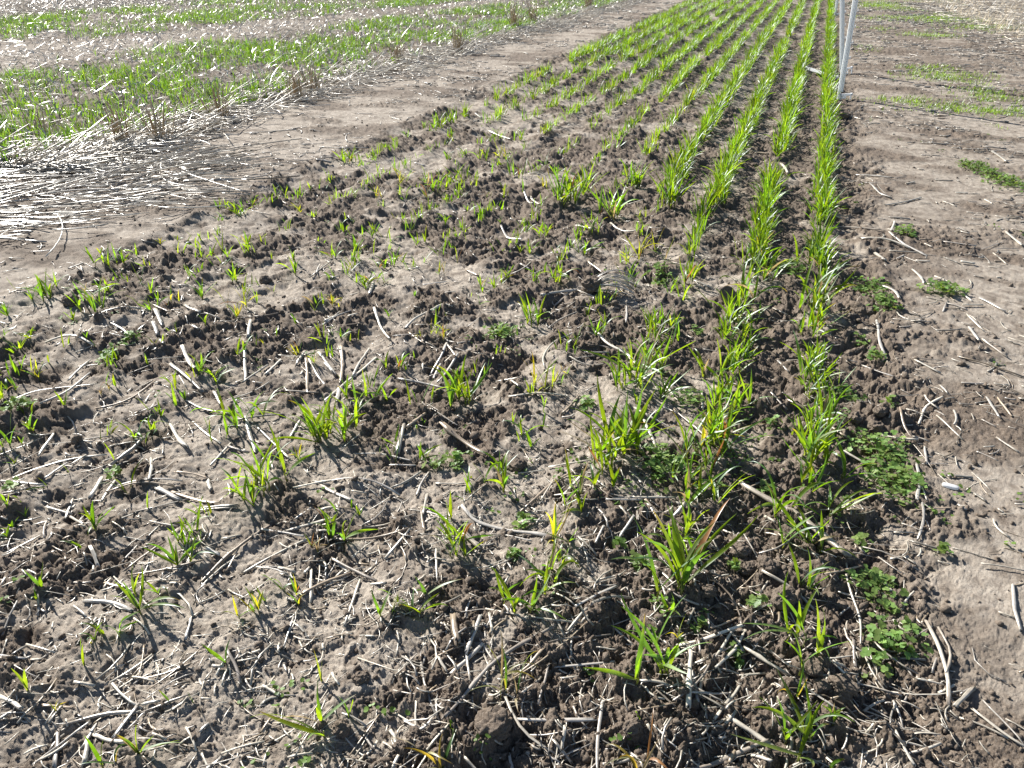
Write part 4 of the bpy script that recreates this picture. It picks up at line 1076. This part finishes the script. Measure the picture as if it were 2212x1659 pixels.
# ---------------------------------------------------------------- neighbouring plot: volunteer wheat among bright straw
def neighbour_plot():
    r = np.random.default_rng(41)
    N = 62000
    y = 2.6 + 20.5 * r.random(N) ** 0.85; edge = -4.15 + 0.035 * (y - 5)
    x = edge - 11.0 * r.random(N) ** 1.15
    til, plot, track = zones(x, y)
    pat = fbm(x, y, 1.1, 301, 3, 0.6)
    strip = np.clip((x + 12.2 - 0.1 * (y - 12)) * 1.2, 0, 1)
    keep = (plot > 0.5) & (r.random(N) < np.clip(0.46 + 1.9 * pat, 0.03, 1) * strip)
    x, y = x[keep], y[keep]; n = len(x)
    per = 4
    X = np.repeat(x, per) + r.normal(0, 0.012, n * per); Y = np.repeat(y, per) + r.normal(0, 0.012, n * per)
    N = len(X); z = H(X, Y)
    c = np.array([0.082, 0.152, 0.028]) * r.uniform(0.5, 1.3, (N, 1)) * np.stack([r.uniform(0.75, 1.2, N), np.ones(N), r.uniform(.8, 1.6, N)], 1)
    o = blade_mass('volunteer_wheat', np.stack([X, Y, z - 0.003], 1), r.uniform(0, 6.283, N), r.uniform(0.05, 0.125, N), r.uniform(0.004, 0.009, N),
                   r.uniform(R(50), R(88), N), r.uniform(R(-20), R(70), N), c, 4, 1.6)
    tag(o, 'dense bright green volunteer wheat covering the neighbouring plot at upper left', 'wheat', kind='stuff')
    # curled straw and dry leaf pieces, many standing on edge
    N = 40000
    y = 2.9 + 20 * r.random(N) ** 0.9; edge = -4.1 + 0.035 * (y - 5); x = edge - 11 * r.random(N) ** 1.1
    z = H(x, y) + r.uniform(0, 0.05, N)
    c = np.array([0.62, 0.58, 0.50]) * r.uniform(0.6, 1.25, (N, 1))
    L = np.exp(r.normal(-2.75, 0.4, N))
    o = blade_mass('straw_residue', np.stack([x, y, z], 1), r.uniform(0, 6.283, N), L * 1.25, r.uniform(0.004, 0.012, N), r.uniform(R(-10), R(60), N), r.uniform(R(-50), R(40), N), c, 4, 1.3, M_STRAW, tw=1.6)
    tag(o, 'bright dry straw and leaf pieces lying among the volunteer wheat', 'straw', kind='stuff')
    # lying stalks
    N = 5200
    y = 3 + 20 * r.random(N) ** 0.9; x = -4.1 + 0.035 * (y - 5) - 11 * r.random(N) ** 1.1
    batch_straws('plot_straw', x, y, YAW + r.normal(0, 0.9, N), r.uniform(0.06, 0.3, N), r.uniform(0.0015, 0.0033, N), r.normal(0, 0.4, N), r.uniform(0, 0.05, N), tints(r, N, 0.85, 1.3) * 1.1, 4, 4,
                 'pale stalks lying among the volunteer wheat of the neighbouring plot', tilt=np.where(r.random(N) < 0.3, r.uniform(0, 0.8, N), 0))
    # the pale straw field beyond
    N = 9000
    y = 8 + 26 * r.random(N); x = -11.6 + 0.1 * (y - 12) - 12 * r.random(N) ** 1.3
    batch_straws('far_straw', x, y, r.uniform(0, 6.283, N), r.uniform(0.08, 0.35, N), r.uniform(0.003, 0.006, N), r.normal(0, 0.4, N), r.uniform(0, 0.10, N), tints(r, N, 0.95, 1.3) * 1.2, 4, 4,
                 'pale straw covering the field beyond the green plot at top left', tilt=np.where(r.random(N) < 0.5, r.uniform(0, 0.9, N), 0))
neighbour_plot()

def right_field():
    r = np.random.default_rng(61)
    N = 14000
    y = 8.5 + 27 * r.random(N); e = 2.2 - 0.075 * (y - 12)
    x = e + 8 * r.random(N) ** 1.5 + 0.25 * vnoise(e * 0, y, 1.3, 401)
    dens = np.clip((x - e) * 1.6 + 0.2, 0.1, 1)
    k = r.random(N) < dens; x, y = x[k], y[k]; N = len(x)
    batch_straws('dry_grass_straw', x, y, YAW + r.normal(-0.3, 0.8, N), r.uniform(0.08, 0.4, N), r.uniform(0.0025, 0.0055, N), r.normal(0, 0.5, N), r.uniform(0, 0.06, N), tints(r, N, 0.9, 1.3) * 1.15, 4, 4,
                 'pale dry straw lying over the field at top right')
    N = 16000
    y = 11 + 25 * r.random(N); e = 2.45 - 0.075 * (y - 12); x = e + 9 * r.random(N) ** 1.4
    c = np.array([0.58, 0.53, 0.44]) * r.uniform(0.7, 1.3, (N, 1))
    o = blade_mass('dry_grass', np.stack([x, y, H(x, y)], 1), r.uniform(0, 6.283, N), r.uniform(0.06, 0.24, N), r.uniform(0.004, 0.009, N), r.uniform(R(10), R(80), N), r.uniform(R(-30), R(60), N), c, 4, 1.6, M_DRY)
    tag(o, 'standing pale dry grass and stubble at the top right corner', 'dry grass', kind='stuff')
    # thin grass and weeds on the bare strip at right
    N = 9000
    y = 1.2 + 19 * r.random(N) ** 0.8; x = 0.45 + 2.6 * r.random(N)
    pat = fbm(x, y, 1.0, 403, 3, 0.6)
    k = (r.random(N) < np.clip((pat - 0.12) * 3.0, 0.0, 1) * sst(5, 9, y)) & (x < 2.6)
    x, y = x[k], y[k]
    spots = GRASS
    for sx, sy, ax, ay in spots:
        m = int(1500 * ax * ay) + 15
        x = np.append(x, sx + r.normal(0, ax * 0.55, m)); y = np.append(y, sy + r.normal(0, ay * 0.55, m))
    X = np.repeat(x, 5) + r.normal(0, 0.018, len(x) * 5); Y = np.repeat(y, 5) + r.normal(0, 0.018, len(x) * 5); N = len(X)
    c = np.array([0.11, 0.19, 0.022]) * r.uniform(0.7, 1.25, (N, 1))
    o = blade_mass('low_grass', np.stack([X, Y, H(X, Y) - 0.003], 1), r.uniform(0, 6.283, N), r.uniform(0.015, 0.055, N), r.uniform(0.002, 0.005, N), r.uniform(R(25), R(85), N), r.uniform(R(-30), R(60), N), c, 4, 1.6)
    tag(o, 'low green grass growing in patches on the bare strip at right', 'grass', kind='stuff')
    # broken bits on the two bare strips
    N = 21000
    y = 1.0 + 18 * r.random(N) ** 1.3; x = np.where(r.random(N) < 0.72, 0.4 + 2.8 * r.random(N) ** 0.9, -4.0 + 1.4 * r.random(N))
    pat = fbm(x, y, 1.4, 409, 3, 0.6)
    k = r.random(N) < np.clip(0.25 + 1.5 * pat + 0.45 * sst(6.5, 9, y) * (x > 0), 0.02, 1)
    x, y = x[k], y[k]; N = len(x)
    batch_straws('path_litter', x, y, YAW - 0.35 + r.normal(0, 0.7, N), np.exp(r.normal(-3.0, 0.6, N)), np.exp(r.normal(-6.45, 0.4, N)) * (1 + 0.12 * y), r.normal(0, 0.5, N), r.uniform(0, 0.006, N), tints(r, N, 0.25, 1.1), 5, 4,
                 'bits of straw and trash lying on the bare strips beside the plot', 0.6)
right_field()

# ---------------------------------------------------------------- soil crumbs and clods
def crumbs():
    r = np.random.default_rng(71)
    Vi, Fi = ico(1)
    N = 20000
    d = 0.72 * (11.0 / 0.72) ** r.random(N); az = YAW + r.uniform(R(-50), R(50), N)
    x = -np.sin(az) * d; y = np.cos(az) * d
    til, plot, track = zones(x, y); _, cr = terrain(x, y)
    k = r.random(N) < np.clip(til * (1.05 - 0.85 * cr) + (1 - til) * (0.12 + 0.7 * (1 - cr)), 0, 1) * (plot < 0.5)
    x, y, d = x[k], y[k], d[k]; N = len(x)
    s = np.clip(np.exp(r.normal(-5.75, 0.50, N)) * (1 + 0.05 * d), 0.0016, 0.013)
    z = H(x, y) + s * 0.12
    M = r.normal(0, 1, (N, 3, 3)); Q, _ = np.linalg.qr(M)
    sc = r.uniform(0.45, 1.25, (N, 1, 3)); jit = 1 + r.normal(0, 0.26, (N, len(Vi), 1))
    V = np.einsum('nij,nvj->nvi', Q, Vi[None] * sc * jit) * s[:, None, None] + np.stack([x, y, z], 1)[:, None]
    F = (Fi[None] + (np.arange(N) * len(Vi))[:, None, None]).reshape(-1, 3)
    o = link('soil_crumbs', make_mesh('soil_crumbs', V, F, M_CLOD, smooth=False))
    tag(o, 'small loose crumbs of brown soil scattered over the tilled ground', 'soil crumbs', kind='stuff')
crumbs()

def noise3(P, f, s):
    return (vnoise(P[:, 0] + 0.37 * P[:, 2], P[:, 1] - 0.61 * P[:, 2], f, s) + vnoise(P[:, 1] + 0.5 * P[:, 0] + 9, P[:, 2] * 1.2, f, s + 5) + vnoise(P[:, 2] - 3, P[:, 0] * 1.1, f, s + 9)) / 2

CV, CF = ico(5)
def clod_mesh(seed, rad, squash=(1, 1, 0.72)):
    r = np.random.default_rng(seed)
    P = CV.copy() + r.uniform(-50, 50)
    d = 1 + 0.34 * noise3(P, 1.1, 500 + seed % 40) + 0.22 * noise3(P, 2.6, 540 + seed % 40) + 0.13 * noise3(P, 6, 580) + 0.07 * noise3(P, 14, 590) + 0.03 * noise3(P, 30, 595)
    V = CV * d[:, None] * np.array(squash) * rad
    a = r.uniform(0, 6.283); c_, s_ = math.cos(a), math.sin(a)
    V = V @ np.array([[c_, s_, 0], [-s_, c_, 0], [0, 0, 1.0]])
    return V
used_c = set()
for i, (x, y, rad) in enumerate(CLODS):
    r = np.random.default_rng(8000 + i)
    V = clod_mesh(8000 + i, rad * 1.02, (r.uniform(0.9, 1.15), r.uniform(0.75, 1.0), r.uniform(0.62, 0.85)))
    z = float(H(np.array([x]), np.array([y]))[0]) + rad * 0.12
    o = link('soil_clod', make_mesh('soil_clod', V, CF, M_CLOD), None, (x, y, z))
    size = 'big' if rad > 0.026 else ('mid-sized' if rad > 0.017 else 'small')
    tag(o, where(x, y, used_c, '%s rough brown soil clod' % size), 'soil clod', 'soil clods on the tilled ground')

# ---------------------------------------------------------------- clover clumps
def leaflet_shape():
    a = np.linspace(0, 2 * math.pi, 10, endpoint=False)
    rr = 1 - 0.28 * np.exp(-(np.minimum(a, 2 * math.pi - a) / 0.4) ** 2)
    P = np.stack([rr * np.cos(a) * 1.0 + 0.9, rr * np.sin(a) * 1.0, 0.18 * np.abs(np.sin(a))], 1)
    return np.concatenate([[[0.75, 0, 0.0]], P])
LS = leaflet_shape()
used_v = set()
for i, (x, y, rx, ry) in enumerate(CLOVERS):
    r = np.random.default_rng(6000 + i)
    n = int(np.clip(rx * ry * 3.14 * 8500, 14, 320))
    t = r.uniform(0, 6.283, n); q = r.random(n) ** 0.6 * r.uniform(0.7, 1.3, n)
    lx = rx * q * np.cos(t); ly = ry * q * np.sin(t)
    a, b = lx * math.cos(YAW) - ly * math.sin(YAW), lx * math.sin(YAW) + ly * math.cos(YAW)
    z0 = float(H(np.array([x]), np.array([y]))[0])
    gz = H(x + a, y + b) - z0
    hz = gz + r.uniform(0.006, 0.022 + 0.018 * min(1, rx / 0.07), n) * (1.1 - 0.5 * q)
    Vs, Fs, Ts, PV = [], [], [], []
    base = 0
    for k in range(n):
        sz = r.uniform(0.0024, 0.0058)
        nl = 3 if r.random() < 0.75 else 2
        tilt = r.normal(0, 0.30, 2); phi = r.uniform(0, 6.283)
        c = np.array([0.15, 0.235, 0.065]) * r.uniform(0.7, 1.25) * np.array([r.uniform(0.85, 1.15), 1, 1])
        for m in range(nl):
            ang = phi + m * 2 * math.pi / nl
            P = LS * sz; P = P @ np.array([[math.cos(ang), math.sin(ang), 0], [-math.sin(ang), math.cos(ang), 0], [0, 0, 1]])
            P = P + np.array([a[k], b[k], hz[k]]); P[:, 2] += (P[:, 0] - a[k]) * tilt[0] + (P[:, 1] - b[k]) * tilt[1]
            Vs.append(P); Ts.append(np.repeat(c[None], 11, 0))
            j = np.arange(10); Fs.append(np.stack([np.full(10, base), base + 1 + j, base + 1 + (j + 1) % 10], 1)); base += 11
    root = empty('clover_plant', (x, y, z0))
    link('foliage', make_mesh('clover_foliage', np.concatenate(Vs), np.concatenate(Fs), M_CLOVER, np.concatenate(Ts)), root)
    P = np.stack([np.stack([a * 0.75, b * 0.75, gz - 0.004], 1), np.stack([a * 0.9, b * 0.9, gz * 0.4 + hz * 0.6], 1), np.stack([a, b, hz], 1)], 1)
    V, F, per = tubes(P, np.full(n, 0.0005), 3, 1.0, False)
    link('stems', make_mesh('clover_stems', V, F, M_CLOVER, np.tile([0.12, 0.13, 0.05], (len(V), 1))), root)
    size = 'large dense' if rx > 0.065 else ('small' if rx < 0.035 else 'leafy')
    tag(root, where(x, y, used_v, '%s green clover clump' % size), 'clover', 'clover clumps among the seedlings')

def small_weeds():
    r = np.random.default_rng(77)
    N = 5200
    d = 0.75 * (9.0 / 0.75) ** r.random(N); az = YAW + r.uniform(R(-48), R(48), N)
    x = -np.sin(az) * d; y = np.cos(az) * d
    til, plot, track = zones(x, y); pat = fbm(x, y, 3.1, 611, 3, 0.6)
    k = (plot < 0.3) & (r.random(N) < np.clip((pat - 0.12) * 2.2, 0, 1) * (0.35 + 0.65 * sst(-0.6, 0.1, x)) * np.where(til > 0.4, 1, 0.35))
    x, y, d = x[k], y[k], d[k]; n = len(x); per = 5
    X = np.repeat(x, per) + r.normal(0, 0.009, n * per); Y = np.repeat(y, per) + r.normal(0, 0.009, n * per); N = n * per
    s = r.uniform(0.0022, 0.0048, N) * (1 + 0.05 * np.repeat(d, per)); ang = r.uniform(0, 6.283, N)
    z = H(X, Y) + r.uniform(0.002, 0.012, N)
    P = LS[None] * s[:, None, None]
    Vx = P[..., 0] * np.cos(ang)[:, None] - P[..., 1] * np.sin(ang)[:, None]; Vy = P[..., 0] * np.sin(ang)[:, None] + P[..., 1] * np.cos(ang)[:, None]
    Vz = P[..., 2] + Vx * r.normal(0, 0.3, (N, 1)) + Vy * r.normal(0, 0.3, (N, 1))
    V = np.stack([Vx + X[:, None], Vy + Y[:, None], Vz + z[:, None]], -1)
    j = np.arange(10); f = np.stack([np.zeros(10, int), 1 + j, 1 + (j + 1) % 10], 1)
    F = (f[None] + (np.arange(N) * 11)[:, None, None]).reshape(-1, 3)
    c = np.array([0.115, 0.19, 0.045]) * r.uniform(0.7, 1.3, (N, 1))
    o = link('small_weeds', make_mesh('small_weeds', V, F, M_CLOVER, np.repeat(c, 11, 0)))
    tag(o, 'tiny green weed seedlings sprinkled over the soil', 'weeds', kind='stuff')
small_weeds()

# ---------------------------------------------------------------- overturned stubble clump and the standing slab of soil
def stubble_clump():
    x, y = CLUMP
    r = np.random.default_rng(5)
    z = float(H(np.array([x]), np.array([y]))[0])
    root = empty('stubble_clump', (x, y, z))
    V = clod_mesh(77, 0.035, (1, 0.9, 0.9))
    link('root_ball', make_mesh('root_ball', V + np.array([0, 0, 0.025]), CF, M_CLOD), root)
    rx, ry = math.cos(YAW), math.sin(YAW)
    for i in range(26):
        a = r.normal(0, 0.20); off = r.uniform(-0.028, 0.028); L = r.uniform(0.10, 0.19)
        s = np.linspace(0, 1, 9)
        ux, uy = math.cos(YAW + a), math.sin(YAW + a)
        zz = 0.022 + r.uniform(-0.012, 0.028) + r.uniform(0.010, 0.050) * np.sin(s * 2.7) - 0.02 * s
        P = np.stack([0.01 * rx - off * ry + ux * L * s, 0.01 * ry + off * rx + uy * L * s, zz], 1)[None]
        V, F, per = tubes(P, np.full((1, 9), r.uniform(0.0017, 0.003)), 6, 0.8)
        link('stalk', make_mesh('stalk', V, F, M_STRAW, np.tile(straw_tint(r, V), (len(V), 1))), root)
    tag(root, 'overturned clump of stubble stalks still fanned out from its root ball', 'stubble clump')
stubble_clump()
def slab():
    x, y = SLAB
    z = float(H(np.array([x]), np.array([y]))[0])
    V = CV.copy(); V = np.sign(V) * np.abs(V) ** 0.55
    P = CV + 21.0
    V = V * (1 + 0.07 * noise3(P, 1.4, 700) + 0.03 * noise3(P, 5, 701) + 0.012 * noise3(P, 14, 702))[:, None]
    V = V * np.array([0.028, 0.012, 0.055])
    a = R(-33); V = V @ np.array([[math.cos(a), 0, -math.sin(a)], [0, 1, 0], [math.sin(a), 0, math.cos(a)]])
    b = R(-30); V = V @ np.array([[1, 0, 0], [0, math.cos(b), math.sin(b)], [0, -math.sin(b), math.cos(b)]])
    V = V @ np.array([[math.cos(YAW), math.sin(YAW), 0], [-math.sin(YAW), math.cos(YAW), 0], [0, 0, 1.0]])
    o = link('soil_slab', make_mesh('soil_slab', V, CF, M_CLOD), None, (x, y, z + 0.028))
    tag(o, 'flat smooth dark slab of soil standing tilted beside the second row of wheat', 'soil slab')
    x, y = CHIP
    V = np.sign(CV) * np.abs(CV) ** 0.6 * (1 + 0.05 * noise3(P, 1.5, 710))[:, None] * np.array([0.018, 0.008, 0.004])
    a = YAW - 0.5
    V = V @ np.array([[math.cos(a), math.sin(a), 0], [-math.sin(a), math.cos(a), 0], [0, 0, 1.0]])
    o = link('pale_chip', make_mesh('pale_chip', V, CF, M_WHITE), None, (x, y, float(H(np.array([x]), np.array([y]))[0]) + 0.005))
    tag(o, 'small smooth bluish white chip lying on bare soil right of the largest clover clump', 'chip')
slab()

# ---------------------------------------------------------------- standing stubble tufts along the neighbouring plot
used_t = []
for i, (x, y, hh, ns, lab) in enumerate(TUFTS):
    r = np.random.default_rng(900 + i)
    z = float(H(np.array([x]), np.array([y]))[0])
    a = r.uniform(0, 6.283, ns); e = r.normal(R(80), R(9), ns); L = hh * 1.12 * r.uniform(0.55, 1.08, ns)
    b = r.normal(0, 0.028, (ns, 2))
    s = np.linspace(0, 1, 5)[None]
    ee = e[:, None] + r.normal(0, 0.15, (ns, 1)) * s
    P = np.stack([b[:, :1] + np.cos(ee) * np.cos(a)[:, None] * L[:, None] * s, b[:, 1:] + np.cos(ee) * np.sin(a)[:, None] * L[:, None] * s, np.sin(ee) * L[:, None] * s - 0.01], -1)
    V, F, per = tubes(P, r.uniform(0.0020, 0.0042, ns)[:, None] * np.array([[1, 1, 1, .95, .85]]), 5, 0.9)
    c = np.where(r.random((ns, 1)) < 0.55, np.array([[0.36, 0.25, 0.14]]), np.array([[0.44, 0.37, 0.25]])) * r.uniform(0.7, 1.2, (ns, 1))
    root = empty('stubble_tuft', (x, y, z))
    link('stalks', make_mesh('stubble_stalks', V, F, M_STRAW, np.repeat(c, per, 0)), root)
    n2 = 14
    Vb = leaves(np.concatenate([r.normal(0, 0.03, (n2, 2)), np.zeros((n2, 1))], 1), r.uniform(0, 6.28, n2), r.uniform(0.06, 0.16, n2), r.uniform(0.004, 0.008, n2), r.uniform(0.4, 1.3, n2), r.uniform(-0.9, 0.5, n2), 6, 2, 1.5, r.normal(0, 1.5, n2), r.normal(0, .6, n2))
    link('dry_leaves', make_mesh('stubble_leaves', Vb, grid_faces(n2, 6, 2), M_STRAW, np.tile([0.45, 0.40, 0.31], (n2 * 12, 1))), root)
    tag(root, lab, 'stubble tuft', 'stubble tufts along the neighbouring plot edge')

# ---------------------------------------------------------------- white step-in fence posts
def box(cx, cy, cz, sx, sy, sz, bev=0.0015):
    import bmesh
    bm = bmesh.new(); bmesh.ops.create_cube(bm, size=1)
    for v in bm.verts: v.co = Vector((v.co.x * sx, v.co.y * sy, v.co.z * sz))
    bmesh.ops.bevel(bm, geom=bm.edges[:], offset=min(bev, sx * .3, sy * .3, sz * .3), segments=2, affect='EDGES')
    for v in bm.verts: v.co += Vector((cx, cy, cz))
    return bm
def bm_obj(name, bms, mat, parent):
    import bmesh
    me = bpy.data.meshes.new(name); out = bmesh.new()
    for b in bms:
        t = bpy.data.meshes.new('t'); b.to_mesh(t); out.from_mesh(t); bpy.data.meshes.remove(t); b.free()
    out.to_mesh(me); out.free(); me.materials.append(mat)
    return link(name, me, parent)

def fence_post(loc, rot, height, label):
    root = empty('fence_post', loc); root.rotation_euler = rot
    # cross-shaped ribbed shaft: a thick web between two flanges
    bm_obj('shaft', [box(0, 0, height / 2, 0.011, 0.022, height), box(-0.0135, 0, height / 2, 0.010, 0.013, height - 0.006), box(0.0135, 0, height / 2 + 0.004, 0.012, 0.030, height - 0.03)], M_WHITE, root)
    z = 0.16
    while z < height - 0.05:
        bm_obj('clip', [box(0.029, 0, z, 0.020, 0.007, 0.008), box(0.036, 0, z + 0.010, 0.006, 0.007, 0.016)], M_WHITE, root)
        z += 0.115
    bm_obj('foot_step', [box(0.050, 0, -0.004, 0.105, 0.020, 0.014), box(0.030, 0, -0.022, 0.055, 0.006, 0.026), box(0.098, 0, -0.002, 0.012, 0.026, 0.018), box(0.094, 0, -0.035, 0.010, 0.008, 0.055), box(0, 0, -0.02, 0.030, 0.022, 0.05)], M_WHITE, root)
    bm_obj('spike', [box(0, 0, -0.10, 0.011, 0.011, 0.16)], M_WHITE, root)
    return tag(root, label, 'fence post', 'white step-in fence posts')
def ground_z(x, y): return float(H(np.array([x]), np.array([y]))[0])
fence_post((0.262, 7.36, ground_z(0.262, 7.36) + 0.045), (R(1), R(-2.0), YAW), 1.15, 'nearest white ribbed fence post with side clips standing beside the rightmost wheat row')
fence_post((0.29, 8.85, ground_z(0.29, 8.85) + 0.035), (R(-2), R(-10.5), YAW), 1.15, 'white fence post just behind the nearest one, tilted to the left')
fence_post((0.245, 15.6, ground_z(0.245, 15.6) + 0.03), (0, R(-3), YAW), 1.1, 'farthest white fence post at the top of the rightmost row, mostly out of frame')
def lath():
    p0 = Vector((-0.03, 8.80, 0)); p1 = Vector((0.25, 8.40, 0))
    p0.z = ground_z(p0.x, p0.y) + 0.045; p1.z = ground_z(p1.x, p1.y) + 0.03
    d = p1 - p0; L = d.length
    root = empty('fallen_post', p0); root.rotation_euler = d.to_track_quat('X', 'Z').to_euler()
    bm_obj('shaft', [box(L / 2, 0, 0, L, 0.012, 0.018), box(L / 2, 0.016, 0.002, L - 0.01, 0.010, 0.012), box(L / 2, -0.016, 0.003, L - 0.02, 0.010, 0.026)], M_WHITE, root)
    bm_obj('clip', [box(0.14, 0.026, 0.004, 0.008, 0.016, 0.007)], M_WHITE, root); bm_obj('clip', [box(0.30, 0.026, 0.004, 0.008, 0.016, 0.007)], M_WHITE, root)
    tag(root, 'white plastic post lying flat across the rightmost wheat row behind the standing post', 'fence post')
lath()
